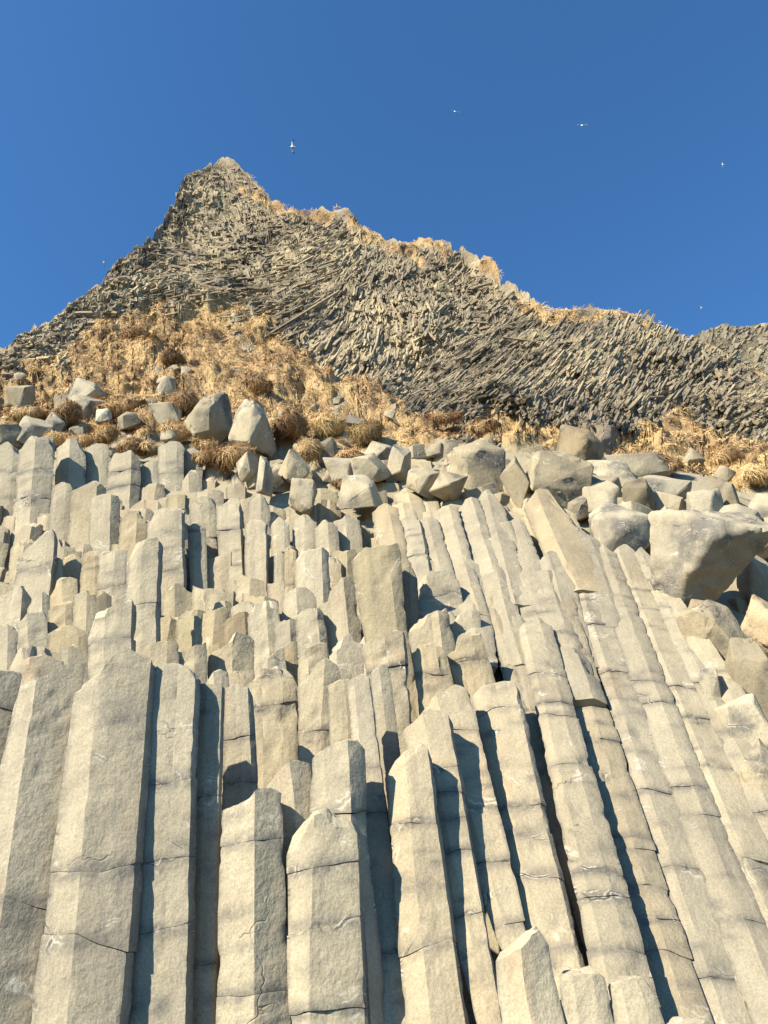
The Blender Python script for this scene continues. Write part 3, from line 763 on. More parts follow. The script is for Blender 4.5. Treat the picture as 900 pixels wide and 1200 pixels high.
def cliff_angle(px, py):
    sx = np.zeros_like(px); sy = np.zeros_like(px)
    for x, y, d in ANG:
        w = 1 / (((px - x) ** 2 + (py - y) ** 2) + 300) ** 1.3
        sx += w * math.cos(2 * math.radians(d)); sy += w * math.sin(2 * math.radians(d))
    return np.arctan2(sy, sx) / 2
def rub(px, py):       # how broken the rock is: 1 rubble, 0 clean splinters
    z = np.exp(-(((px - 250) / 95) ** 2 + ((py - 250) / 70) ** 2)) + np.exp(-(((px - 500) / 90) ** 2 + ((py - 345) / 40) ** 2)) + (px < 170) * .8 + .5 * np.exp(-(((px - 880) / 70) ** 2 + ((py - 470) / 40) ** 2))
    return np.clip(z, 0, 1)
def cliff_blocks(P, px, py):
    "columns of the far face: long narrow cells laid along the local direction of the jointing, each at its own height"
    shp = px.shape
    P = P.reshape(-1, 3); px = px.ravel().astype(float); py = py.ravel().astype(float)
    r_ = rub(px, py)
    ang = cliff_angle(px, py) + fbm(P * .5, 3, 131) * (.22 + .9 * r_)
    k = np.round(ang / (math.pi / 14)).astype(int) % 14
    out = np.zeros(len(P)); b = P[:, 2] * 1.12
    wob = fbm(P * 1.2, 2, 132) * .12
    for i in range(14):
        m = k == i
        if not m.any(): continue
        t = i * math.pi / 14
        u = P[m, 0] * math.cos(t) + b[m] * math.sin(t); v = -P[m, 0] * math.sin(t) + b[m] * math.cos(t) + wob[m]
        rr = r_[m]
        f1, c1 = worley2(u / (1.1 - .7 * rr), v / (.12 + .05 * rr), 40 + i)
        f2, c2 = worley2(u / (2.4 - 1.4 * rr) + 5, v / (.5 + .1 * rr), 70 + i)
        out[m] = (c1 - .5) * (.10 + .06 * rr) + (c2 - .5) * (.22 + .12 * rr) - np.clip(f1 - .35, 0, .5) * .10
    return out.reshape(shp)
def surface(px, py):
    Y = depth(px, py) + np.interp(py, [480, 540, 640, 1000, 1400], [0.0, 0.6, 1.1, 1.1, 0.9]) * np.interp(px, [720, 820], [1.0, .5])
    P = at(px, py, Y)
    gw = grass_w(px, py); g = gw > 0.5
    h = relief(P, px, py, gw) + cliff_blocks(P, px * np.ones_like(py), py * np.ones_like(px)) * np.clip(1 - gw * 1.4, 0, 1) * np.clip((P[..., 1] - 15.2) / 2.5, 0, 1)
    fade = np.clip((py - np.interp(px, CX, CY)) / 10, 0.25, 1)
    return P + np.stack([0 * h, -0.75 * h * fade, 0.55 * h * fade], -1), g
P0, G0 = surface(PX, PY)
# far side of the ridge
back = []
for k, (dy, dz) in enumerate([(0.8, -0.15), (3.0, -1.5), (9.0, -7.0), (24.0, -40.0)]):
    q = P0[:, 0].copy(); q[:, 1] += dy; q[:, 2] += dz
    back.append(q)
V_ = np.concatenate([np.stack(back[::-1], 1), P0], 1)
nx, nr = V_.shape[:2]
Gv = np.concatenate([np.repeat(G0[:, :1], 4, 1), G0], 1)
PYv = np.concatenate([np.repeat(PY[:, :1], 4, 1), PY], 1)
PXv = np.concatenate([np.repeat(PX[:, :1], 4, 1), PX], 1)
ii, jj = np.meshgrid(np.arange(nx - 1), np.arange(nr - 1), indexing='ij')
a = (ii * nr + jj).ravel()
quads = np.stack([a, a + 1, a + nr + 1, a + nr], 1)
fg = (Gv[:-1, :-1] & Gv[1:, 1:]).ravel()
fy = PYv[:-1, :-1].ravel(); fx = PXv[:-1, :-1].ravel()
low = fy > np.interp(fx, [-400, 0, 420, 480, 520, 640, 700, 900, 1300], [560, 505, 540, 532, 530, 530, 535, 570, 620])
VV = V_.reshape(-1, 3)
def sub_sheet(name, mask, mat, smooth):
    q = quads[mask]
    used, inv = np.unique(q, return_inverse=True)
    me = mesh_from(name, VV[used], inv.reshape(q.shape), smooth=smooth, mats=(mat,),
                   attrs={'tone': 0.5 + 0.35 * fbm(VV[used] * 0.8, 3, 5), 'stain': np.zeros(len(used))}, vec_attrs={'axco': VV[used]})
    o = link(name, me)
    return tag(o, kind='structure')
turf = sub_sheet('grassy_slope', fg & ~low, TURF, 60)
cliff = sub_sheet('cliff', ~fg & ~low, CLIFF, 20)
ledge = sub_sheet('rock_terrace', low, ROCK, 25)
ledge.color = (.8, .8, .78, 1)

# far ridge showing past the right shoulder
FC = [(700, 470), (760, 430), (812, 400), (826, 393), (842, 388), (852, 388), (866, 390), (880, 389), (892, 387), (910, 389), (980, 392), (1100, 400), (1330, 430)]
fxs = np.arange(700, 1330, 5.0); fcr = np.interp(fxs, [c[0] for c in FC], [c[1] for c in FC])
ft = np.linspace(0, 1, 60)
fpy = fcr[:, None] + (560 - fcr)[:, None] * ft; fpx = np.repeat(fxs[:, None], 60, 1)
FP = at(fpx, fpy, 46 - 10 * ft[None, :] + 0 * fpx)
h = fbm(FP * 0.25, 5, 81, .6) * 1.4 + np.abs(fbm(FP * .8, 3, 82)) * .8
FP = FP + np.stack([0 * h, -.8 * h, .3 * h], -1)
fb = np.stack([FP[:, 0] + np.array([0, 3, -1]), FP[:, 0] + np.array([0, 14, -25])], 1)[:, ::-1]
FP = np.concatenate([fb, FP], 1)
a = (np.arange(FP.shape[0] - 1)[:, None] * 62 + np.arange(61)[None, :]).ravel()
fq = np.stack([a, a + 1, a + 63, a + 62], 1)
fo = link('far_ridge', mesh_from('far_ridge', FP.reshape(-1, 3), fq, smooth=30, mats=(FAR,), attrs={'tone': np.full(FP.shape[0] * 62, .5)}))
tag(fo, kind='structure')

# beach
bx = np.array([(-700, -700, -0.02), (700, -700, -0.02), (700, 60, -0.02), (-700, 60, -0.02)], float)
tag(link('beach', mesh_from('beach', bx, [(0, 1, 2, 3)], mats=(SAND,))), kind='structure')

# ---- small prisms of the upper cliff: one crowd of splintered columns
def crowd(n, name, parent, mat, xr, yfun, keep, sizef, chaos, posf, hexn=4):
    px = rng.uniform(xr[0], xr[1], n); top = yfun(px)
    py = top + rng.uniform(0, 1, n) * (520 - top)
    m = keep(px, py); px, py = px[m], py[m]; n = len(px)
    P = posf(px, py)
    ang = cliff_angle(px, py) + rng.normal(0, 1, n) * chaos(px, py) * np.where(rng.random(n) < .13, 5.0, 1.0)
    e = 4.0
    S0 = smooth_pos(px, py); Q = smooth_pos(px + e * np.cos(ang), py - e * np.sin(ang)); Q2 = smooth_pos(px + e * np.sin(ang), py + e * np.cos(ang))
    # directions on the smooth slope
    def nrm(v): return v / np.maximum(np.linalg.norm(v, axis=1), 1e-6)[:, None]
    Ad = nrm(Q - S0); B = Q2 - S0; B = nrm(B - (B * Ad).sum(1)[:, None] * Ad); Nn = np.cross(Ad, B)
    Nn *= np.sign((Nn * (EYE - P)).sum(1))[:, None]
    Ad = nrm(Ad + Nn * rng.normal(0.05, 0.11, n)[:, None])
    ln, rd = sizef(px, py, n)
    sc_ = rng.lognormal(0, .42, n); k_ = .50 if name == 'cliff_splinters' else .75
    ln = ln * sc_ * k_; rd = rd * np.clip(sc_, .4, 1.7) * k_
    cr_ = np.clip((py - np.interp(px, CX, CY)) / 22, .25, 1) if name == 'cliff_splinters' else 1.0
    ln = ln * cr_
    k = np.arange(hexn) * 2 * math.pi / hexn
    rot = rng.uniform(0, 6.28, n)
    vs = []
    for end in (0, 1):
        rr = rd[:, None] * rng.uniform(.75, 1.2, (n, hexn))
        ca = np.cos(k[None] + rot[:, None]) * rr; sa = np.sin(k[None] + rot[:, None]) * rr
        t = (end - 0.5) * ln[:, None] + rng.uniform(-.35, .35, (n, hexn)) * rd[:, None]
        vs.append(P[:, None] + Ad[:, None] * t[..., None] + B[:, None] * ca[..., None] + Nn[:, None] * (sa + rng.uniform(-1.25, -.08, (n, 1)) * rd[:, None])[..., None])
    vv = np.concatenate(vs, 1)           # n, 2*hexn, 3
    b0 = (np.arange(n) * 2 * hexn)[:, None]
    fs = []
    for j in range(hexn):
        j2 = (j + 1) % hexn
        fs.append(np.concatenate([b0 + j, b0 + j2, b0 + hexn + j2, b0 + hexn + j], 1))
    F4 = np.concatenate(fs).tolist()
    F5 = (b0 + hexn + np.arange(hexn)[None]).tolist() + (b0 + np.arange(hexn)[None, ::-1]).tolist()
    tone = np.repeat(np.clip(rng.normal(.5, .2, n), 0, 1), 2 * hexn)
    o = link(name, mesh_from(name, vv.reshape(-1, 3), F4 + F5, mats=(mat,), attrs={'tone': tone}), parent)
    tag(o, kind='stuff')
    return o
def smooth_pos(px, py):
    return at(px, py, depth(px, py))
def csize(px, py, n):
    r_ = rub(px, py)
    ln = (rng.uniform(0.5, 1.7, n)) * (1 - r_) + rng.uniform(.15, .5, n) * r_
    rd = (rng.uniform(0.035, 0.085, n)) * (1 - r_) + rng.uniform(.045, .15, n) * r_
    return ln, rd
def surf_pos(px, py): return surface(px, py)[0]
crowd(6000, 'far_splinters', fo, FAR, (800, 960), lambda x: np.interp(x, [c[0] for c in FC], [c[1] for c in FC]) + 1.5, lambda x, y: y < np.interp(x, CX, CY) + 6,
      lambda x, y, n: (rng.uniform(.4, 1.3, n), rng.uniform(.1, .3, n)), lambda x, y: .3 + 0 * x, lambda x, y: at(x, y, 46 - 10 * (y - np.interp(x, [c[0] for c in FC], [c[1] for c in FC])) / 165) - np.array([0, .6, 0]))
crowd(50000, 'cliff_splinters', cliff, CLIFF, (-60, 960), lambda x: np.interp(x, CX, CY) + 3, lambda x, y: ~is_grass(x, y) & (y > np.interp(x, CX, CY) + 9) & (y < np.interp(x, [-60, 0, 340, 420, 470, 500, 600, 660, 900, 960], [470, 450, 400, 460, 500, 528, 528, 505, 515, 520])),
      csize, lambda x, y: 0.07 + 0.5 * rub(x, y), surf_pos)

# ------------------------------------------------------------------ dry grass
def blades(px, py, P, Nn, length, width, tone, droop, seed):
    "one curved, tapering leaf per entry"
    g = np.random.default_rng(seed)
    n = len(P)
    dn = np.array([0, 0, -1.0]) + Nn * Nn[:, 2:]
    rd_ = g.normal(size=(n, 3)); rd_ -= (rd_ * Nn).sum(1)[:, None] * Nn
    lay = dn * 1.0 + rd_ * 1.0
    lay /= np.maximum(np.linalg.norm(lay, axis=1), 1e-6)[:, None]
    w = np.cross(lay, Nn); w /= np.maximum(np.linalg.norm(w, axis=1), 1e-6)[:, None]
    P1 = P + (lay * .45 + Nn * (.30 - .22 * droop)[:, None]) * length[:, None]
    P2 = P1 + (lay * .45 + Nn * (.12 - .3 * droop)[:, None] + np.array([0, 0, -.15])) * length[:, None]
    hw = (w * width[:, None]) * .5
    v = np.stack([P - hw, P + hw, P1 - hw * .8, P1 + hw * .8, P2], 1)
    b = (np.arange(n) * 5)[:, None]
    f = np.concatenate([b + np.array([[0, 1, 3, 2]])], 0).tolist() + (b + np.array([[2, 3, 4]])).tolist()
    return v.reshape(-1, 3), f, np.repeat(tone, 5)
def normals_at(px, py, fn):
    e = 2.0
    a = fn(px, py); b = fn(px + e, py); c = fn(px, py - e)
    n = np.cross(b - a, c - a)
    n /= np.maximum(np.linalg.norm(n, axis=1), 1e-9)[:, None]
    s = np.sign((n * (EYE - a)).sum(1)); s[s == 0] = 1
    return a, n * s[:, None]
def sow(n, name, xr, yr, parent=None, seed=3, crest_only=False):
    px = rng.uniform(xr[0], xr[1], n)
    cy = np.interp(px, CX, CY)
    py = rng.uniform(yr[0], yr[1], n)
    if crest_only: py = cy + rng.uniform(-1, 22, n)
    m = is_grass(px, py) & (py > cy - 0.5)
    
    px, py = px[m], py[m]
    P, Nn = normals_at(px, py, surf_pos)
    f1, cid = worley2(P[:, 0] * 1.05 + fbm(P * .8, 2, 3) * .4, P[:, 1] * 0.8 + P[:, 2] * 0.5, 5)
    k = len(P)
    yel = np.clip((px - 560) / 140, 0, 1) * .22
    under = np.clip((f1 - .42) / .2, 0, 1)
    tone = np.clip(.60 + yel - .20 * np.clip((py - 425) / 50, 0, 1) * (px < 540) - .20 * (py < np.interp(px, CX, CY) + 30) * (px > 270) + .28 * (cid - .5) + .55 * fbm(P * .55, 4, 91) + .25 * fbm(P * 2.2, 2, 92) + rng.normal(0, .17, k), 0, 1)
    L_ = rng.uniform(.12, .36, k) * np.clip(P[:, 1] / 20, .7, 1.25)
    if name == 'ridge_grass': L_ = L_ * .55
    v, f, t = blades(px, py, P - Nn * .05, Nn, L_, rng.uniform(.010, .020, k) * np.clip(P[:, 1] / 18, .7, 1.6), tone, rng.uniform(.0, .6, k), seed)
    o = link(name, mesh_from(name, v, f, mats=(GRASS,), attrs={'tone': t}), parent)
    tag(o, kind='stuff')
sow(330000, 'dry_grass', (-60, 960), (340, 575))
sow(20000, 'ridge_grass', (270, 930), (180, 460), crest_only=True, seed=4)
sow(16000, 'ridge_grass', (270, 560), (200, 325), seed=5)

# ------------------------------------------------------------------ boulders
_ICO = {}
def ico(n):
    if n not in _ICO:
        bm = bmesh.new(); bmesh.ops.create_icosphere(bm, subdivisions=n, radius=1)
        v = np.array([q.co[:] for q in bm.verts]); f = [tuple(x.index for x in p.verts) for p in bm.faces]
        bm.free(); _ICO[n] = (v, f)
    return _ICO[n]
CR = np.array([1.0, 0, 0]); CU = np.array([0, -sP, cP])
def rock_verts(seed, n, planes, soft, rough):
    g = np.random.default_rng(seed)
    d, f = ico(n)
    nn = g.normal(size=(planes, 3)); nn /= np.linalg.norm(nn, axis=1)[:, None]
    hh = g.uniform(.48, .74, planes)
    dt = d @ nn.T
    r = np.where(dt > 0.05, hh / np.maximum(dt, .05), 9.0)
    r = np.minimum(r, 1.25)
    if soft: r = -np.log(np.exp(-r * soft).sum(1)) / soft
    else: r = r.min(1)
    v = d * r[:, None]
    o = g.uniform(-20, 20, 3)
    v = v * (1 + rough * (fbm(v * 1.6 + o, 4, 51) * .09 + fbm(v * 6 + o, 4, 52) * .04 + np.abs(fbm(v * 3 + o, 3, 54)) * .07 - .10 * np.maximum(0, fbm(v * 2.2 + o, 2, 53) - .3)))[:, None]
    v = v - (v.max(0) + v.min(0)) / 2
    return v / ((v.max(0) - v.min(0)) / 2), f, o
def block_verts(seed, n, rough):
    "a broken block: hull of knocked-about corners, then chipped and roughened"
    g = np.random.default_rng(seed)
    c = np.array([(x, y, z) for x in (-1, 1) for y in (-1, 1) for z in (-1, 1)], float) * g.uniform(.30, 1.0, (8, 3))
    e = g.normal(size=(8, 3)); e /= np.linalg.norm(e, axis=1)[:, None]; e *= g.uniform(.85, 1.15, (8, 1))
    pts = np.concatenate([c, e])
    t = g.uniform(-.9, .9); b_ = g.uniform(-.55, .55)
    pts = pts @ np.array([[math.cos(t), -math.sin(t), 0], [math.sin(t), math.cos(t), 0], [0, 0, 1]]) @ np.array([[math.cos(b_), 0, -math.sin(b_)], [0, 1, 0], [math.sin(b_), 0, math.cos(b_)]])
    k = 1 - .16 * (pts[:, 2:] + 1) / 2               # blocks sit on their broad side, faces leaning back
    pts = np.concatenate([pts[:, :2] * k, pts[:, 2:]], 1); pts[:, 1] += .38 * pts[:, 2]
    bm = bmesh.new()
    vs = [bm.verts.new(p) for p in pts]
    r = bmesh.ops.convex_hull(bm, input=vs)
    bmesh.ops.delete(bm, geom=[v for v in set(r['geom_interior'] + r['geom_unused']) if isinstance(v, bmesh.types.BMVert)], context='VERTS')
    bmesh.ops.dissolve_limit(bm, angle_limit=math.radians(12), verts=bm.verts[:], edges=bm.edges[:])
    bmesh.ops.bevel(bm, geom=bm.edges[:], offset=.045, segments=1, affect='EDGES', clamp_overlap=True)
    bmesh.ops.triangulate(bm, faces=bm.faces[:])
    for _ in range({3: 1, 4: 2, 5: 3}[n]):
        long = [ed for ed in bm.edges if ed.calc_length() > .16]
        if long: bmesh.ops.subdivide_edges(bm, edges=long, cuts=1)
        bmesh.ops.triangulate(bm, faces=bm.faces[:])
    bm.verts.index_update()
    v = np.array([w.co[:] for w in bm.verts]); f = [tuple(w.index for w in p.verts) for p in bm.faces]
    bm.free()
    o = g.uniform(-20, 20, 3)
    chip = np.clip((fbm(v * 1.7 + o, 3, 53) - .22) * 9, 0, 1) * .07
    v = v * (1 + rough * (fbm(v * 1.3 + o, 3, 51) * .05 + fbm(v * 6 + o, 3, 52) * .022 - chip))[:, None]
    v = v - (v.max(0) + v.min(0)) / 2
    return v / ((v.max(0) - v.min(0)) / 2), f, o
def boulder(box, seed, label=None, group=None, tint=(1, 1, 1), planes=14, soft=0, rough=1.0, dY=0.0, tilt=None, n=4, deep=.9, name='boulder', parent=None, cat='boulder'):
    x0, y0, x1, y1 = box
    cx, cy = (x0 + x1) / 2, (y0 + y1) / 2
    Y = float(depth(cx, y1 * .7 + cy * .3)) + dY
    m = mpp(cx, cy, Y)
    hx, hy = (x1 - x0) / 2 * m, (y1 - y0) / 2 * m
    if not soft: Y += .45 * (hx + hy) / 2; cy += (y1 - y0) * .05; hy *= 1.12
    v, f, o = rock_verts(seed, n, planes, soft, rough) if soft else block_verts(seed, n, rough)
    a = math.radians(tilt) if tilt is not None else 0.0
    q = v * np.array([hx, deep * (hx + hy) / 2, hy])
    if a:
        q = np.stack([q[:, 0] * math.cos(a) - q[:, 2] * math.sin(a), q[:, 1], q[:, 0] * math.sin(a) + q[:, 2] * math.cos(a)], 1)
        q *= np.array([hx / np.abs(q[:, 0]).max(), 1, hy / np.abs(q[:, 2]).max()])
    w = q[:, :1] * CR + q[:, 1:2] * np.array([0, cP, sP]) + q[:, 2:] * CU
    c = at(cx, cy, Y)
    st = np.clip(fbm(v * 1.3 + o, 3, 56) * 3 - .3, 0, .95)
    me = mesh_from(name, w, f, smooth=22 if not soft else 40, attrs={'stain': st}, vec_attrs={'axco': w + o}, mats=(ROCK,))
    ob = link(name, me, parent, c)
    j = 0.92 + 0.14 * (seed * 37 % 11) / 11
    ob.color = (tint[0] * j, tint[1] * j, tint[2] * j, 1)
    if label: tag(ob, label, cat, group, 'thing')
    return ob
BR = 'boulders beside the leaning columns'
BT = 'rocks between the columns and the grass'
BL = 'rocks lying in the grass above the left columns'
SM = dict(planes=10, n=5)
BS = [
    ((762, 596, 890, 722), 'largest smooth boulder at the right, pale top and shaded lower side', BR, dict(planes=13, n=5, dY=-.4, deep=1.0, rough=1.3, soft=24, seed=411)),
    ((796, 704, 874, 780), 'rounded boulder with brown stained face under the largest smooth one', BR, dict(planes=12, n=5, dY=-.25, tint=(.9, .86, .8))),
    ((858, 752, 918, 852), 'grey boulder cut by the right picture edge, below the pinkish one', BR, dict(tint=(.72, .70, .66), **SM)),
    ((866, 698, 925, 772), 'smooth pinkish boulder at the right edge', BR, dict(tint=(1.12, 1.0, .88), planes=9, n=5)),
    ((846, 814, 908, 884), 'angular pale boulder at the right edge next to the outermost long column', BR, dict()),
    ((820, 786, 852, 838), 'small wedge of rock beside a black cleft at the right', BR, dict(tint=GREY)),
    ((868, 872, 930, 930), 'low rock at the right edge beneath the angular pale boulder', BR, dict(tint=DUST)),
    ((692, 588, 764, 648), 'broad pale boulder just above the top of the leaning colonnade', BR, dict(n=5, planes=16)),
    ((682, 562, 736, 600), 'pale wedge shaped rock above the broad pale boulder', BR, dict(tint=PALE)),
    ((724, 560, 770, 604), 'dark ribbed rock leaning among the pale boulders', BR, dict(tint=(.50, .48, .44), tilt=-18)),
    ((766, 590, 808, 640), 'tilted pale rock left of the largest smooth boulder', BR, dict(tilt=25)),
    ((750, 556, 812, 594), 'hollowed rock with a small arch under the right grass', BR, dict(planes=11, tint=COOL)),
    ((684, 538, 746, 570), 'flat pale slab under the large brown outcrop', BR, dict(tint=PALE)),
    ((704, 531, 784, 562), 'wide pale ledge rock at the foot of the right grass', BR, dict(planes=18)),
    ((652, 496, 708, 548), 'brown grey outcrop poking up into the grass on the right', BR, dict(tint=(.66, .60, .52), n=5, planes=18)),
    ((614, 526, 692, 594), 'large grey block in the upper middle with a shadowed right side', BR, dict(tint=(.80, .78, .73), n=5, planes=16)),
    ((584, 533, 624, 594), 'upright grey block left of the large grey block, dark cleft between', BR, dict(tint=(.82, .79, .73), tilt=12)),
    ((524, 514, 594, 576), 'broad grey slab resting under the small dark cliff rib', BR, dict(tint=(.86, .83, .77), planes=18, n=5)),
    ((836, 560, 874, 612), 'split rock with a black fissure on the right', BR, dict(tint=(.62, .60, .57))),
    ((834, 590, 904, 628), 'banded pale boulder right of the largest smooth one', BR, dict(planes=12, tint=COOL)),
    ((870, 620, 918, 656), 'blocky pale rock at the right edge with black underside', BR, dict()),
    ((866, 648, 915, 708), 'jagged chipped rock at the right edge above the pinkish one', BR, dict(planes=20)),
    ((804, 572, 848, 620), 'smooth rounded rock behind the largest boulder', BR, dict(planes=11)),
    ((876, 578, 935, 616), 'flattened rock at the right edge just below the grass', BR, dict(tint=COOL)),
    ((806, 702, 834, 724), 'small brown slab perched on the rounded stained boulder', BR, dict(tint=(.8, .74, .66), dY=-.75, n=3)),
    ((262, 466, 324, 534), 'big angular pale boulder on the turf, black shadow on its right', BL, dict(n=5, planes=13, tilt=12, dY=-.4, tint=PALE)),
    ((215, 456, 272, 520), 'grey twin block left of the big angular boulder', BL, dict(n=5, planes=16, tint=(.74, .73, .70), dY=-.4)),
    ((174, 472, 216, 500), 'flat pale stone left of the grey twin block', BL, dict(tint=COOL)),
    ((182, 440, 206, 474), 'small upright pale stone among brown tussocks', BL, dict(n=3)),
    ((78, 442, 120, 474), 'upper rock of the pale pair on the left turf', BL, dict(tint=COOL)),
    ((74, 462, 121, 489), 'lower rock of the pale pair on the left turf', BL, dict(tint=PALE)),
    ((112, 478, 132, 496), 'small almost white stone right of the pale pair', BL, dict(tint=(1.35, 1.38, 1.42), n=3)),
    ((18, 486, 62, 526), 'pale boulder on top of the tall stacked column at the left', BL, dict(tint=COOL, planes=16)),
    ((44, 482, 76, 518), 'grey boulder just right of the pale one at the far left', BL, dict(tint=GREY)),
    ((62, 480, 80, 506), 'dark upright stone near the far left boulders', BL, dict(tint=(.55, .54, .52), n=3)),
    ((-12, 496, 26, 530), 'grey boulder at the left edge above the columns', BL, dict(tint=(.78, .77, .74))),
    ((2, 450, 38, 482), 'grey stone in the turf at the left edge', BL, dict(tint=(.84, .82, .76))),
    ((136, 482, 166, 502), 'small grey stone among tussocks left of centre', BL, dict(tint=(.66, .65, .62), n=3)),
    ((164, 466, 186, 488), 'small brownish stone near the small upright pale stone', BL, dict(tint=DUST, n=3)),
    ((188, 498, 216, 522), 'pale rounded stone tucked under an arching tussock', BL, dict(n=3, tint=COOL)),
    ((326, 526, 364, 568), 'blocky stone below the big boulder, dark shaded right side', BT, dict(tint=(.92, .89, .82))),
    ((368, 510, 402, 550), 'steep dark grey slab leaning in the rubble', BT, dict(tint=(.66, .64, .60), tilt=-20)),
    ((378, 536, 424, 564), 'pale stone under a ginger tussock in the rubble', BT, dict()),
    ((424, 516, 464, 540), 'white topped stone above a black hollow near the centre', BT, dict(tint=PALE)),
    ((410, 532, 462, 566), 'broad pale stone below the white topped one', BT, dict(tint=PALE, planes=16)),
    ((452, 520, 482, 562), 'upright pale stone right of the black hollow', BT, dict()),
    ((476, 546, 516, 584), 'rugged stone in the centre left of the broad grey slab', BT, dict(planes=18, tint=DUST)),
    ((502, 552, 548, 590), 'angular stone under the broad grey slab', BT, dict(tint=DUST)),
    ((394, 556, 450, 594), 'wide flat stone under the dark brown tussock', BT, dict(tint=PALE)),
    ((336, 560, 372, 600), 'pale stone at the foot of the blocky stone', BT, dict()),
    ((300, 534, 320, 578), 'thin upright stone left of the blocky stone', BT, dict(n=3)),
    ((276, 530, 304, 562), 'pale stone under the hanging tussock', BT, dict(n=3)),
    ((612, 470, 640, 500), 'small weathered rib of rock in the cliff foot', BT, dict(tint=(.5, .47, .4), n=3)),
    ((405, 486, 428, 500), 'bluish flat stone in a hollow of the turf', BT, dict(tint=(.62, .64, .68), n=3)),
    ((800, 524, 824, 548), 'grey block standing in the right hand grass', BT, dict(tint=(.82, .8, .75), n=3)),
    ((836, 545, 862, 566), 'grey stone low in the right hand grass', BT, dict(tint=(.8, .78, .74), n=3)),
]
for i, (box, lab, grp, kw) in enumerate(BS):
    boulder(box, kw.pop('seed', 100 + i), lab, grp, **kw)

# ------------------------------------------------------------------ smaller columns and stones that belong to the terrace itself
def piece_columns():
    k = 0
    for py in np.concatenate([np.arange(536, 640, 16.0), np.arange(640, 800, 23.0)]):
        sc = float(np.interp(py, [540, 800], [27, 44]))
        for px in np.arange(-80, 545, sc * 1.13):
            x = px + rng.uniform(-.3, .3) * sc; y = py + rng.uniform(-14, 14)
            if y < 552 and x > 330 and x < 440: continue
            Y = float(depth(x, y)) + 0.42 + rng.uniform(-.1, .12)
            w = sc * rng.uniform(.42, .62)
            lean = float(np.interp(x, [0, 400, 560], [-.17, .02, .30]))
            t = rng.uniform(-.25, .25)
            prof = [(x - w, y + t * w), (x + rng.uniform(-.5, .5) * w, y + rng.uniform(-2.5, 2.5)), (x + w, y - t * w)]
            q = rng.uniform(.86, 1.03)
            column(Y, prof, (x - w + 120 * lean, x + w * 1.05 + 120 * lean, y + 120), [one(rng.uniform(.3, .7), rng.uniform(.3, .7), rng.uniform(.2, .42)), dark(rng.uniform(.3, .6), .45, .3)][k % 2],
                   seed=5000 + k, rough=1.35, parent=ledge, name='basalt_column', res=5.0, extend=.5, joints=(y + rng.uniform(25, 60),) if False else (), tint=(q, q * rng.uniform(.95, .99), q * rng.uniform(.86, .97)))
            k += 1
    for py in np.arange(572, 700, 24.0):
        for px in np.arange(470, 680, 26.0):
            x = px + rng.uniform(-8, 8); y = py + rng.uniform(-9, 9)
            if x > 560 + (y - 560) * .9 + 60: continue
            w = rng.uniform(13, 19); lean = float(np.interp(x, [450, 680], [.25, .42]))
            q = rng.uniform(.88, 1.03)
            column(float(depth(x, y)) + .40, [(x - w, y + rng.uniform(-4, 4)), (x + rng.uniform(-5, 5), y + rng.uniform(-2, 2)), (x + w, y + rng.uniform(-4, 4))], (x - w + 110 * lean, x + w + 110 * lean, y + 110), one(rng.uniform(.3, .7), .5, .3),
                   seed=7000 + k, rough=1.35, parent=ledge, name='basalt_column', res=5.0, extend=.5, Yb=float(depth(x + 110 * lean, y + 110)) + .40, tint=(q, q * .97, q * .91))
            k += 1
    return k
nk = piece_columns(); print('filler columns', nk)
def scatter_stones():
    k = 0
    zones = [((300, 515, 570, 566), 60, (9, 20)), ((560, 530, 920, 600), 60, (15, 32)), ((690, 590, 930, 700), 40, (15, 32)), ((810, 700, 940, 930), 24, (16, 32)), ((930, 600, 1150, 1180), 45, (20, 44)),
             ((-60, 505, 330, 545), 45, (6, 14)), ((0, 430, 300, 505), 10, (3, 8)), ((300, 440, 480, 515), 10, (3, 8))]
    for (x0, y0, x1, y1), n, (a, b) in zones:
        for _ in range(n):
            x, y, r = rng.uniform(x0, x1), rng.uniform(y0, y1), rng.uniform(a, b)
            if x < np.interp(y, [600, 650, 900, 1180], [0, 742, 890, 1075]): continue
            if y0 >= 520 and y0 < 600 and y - r < np.interp(x, [560, 700, 780, 900], [522, 532, 550, 580]): continue
            q = rng.uniform(.8, 1.05)
            boulder((x - r, y - r * rng.uniform(.55, 1), x + r, y + r * .7), 900 + k, None, tint=(q, q * .97, q * .92), dY=rng.uniform(.4, .8) if y > 505 else 0, n=3, tilt=rng.uniform(-18, 18),
                    planes=int(rng.integers(9, 16)), name='stone', parent=ledge)
            k += 1
scatter_stones()

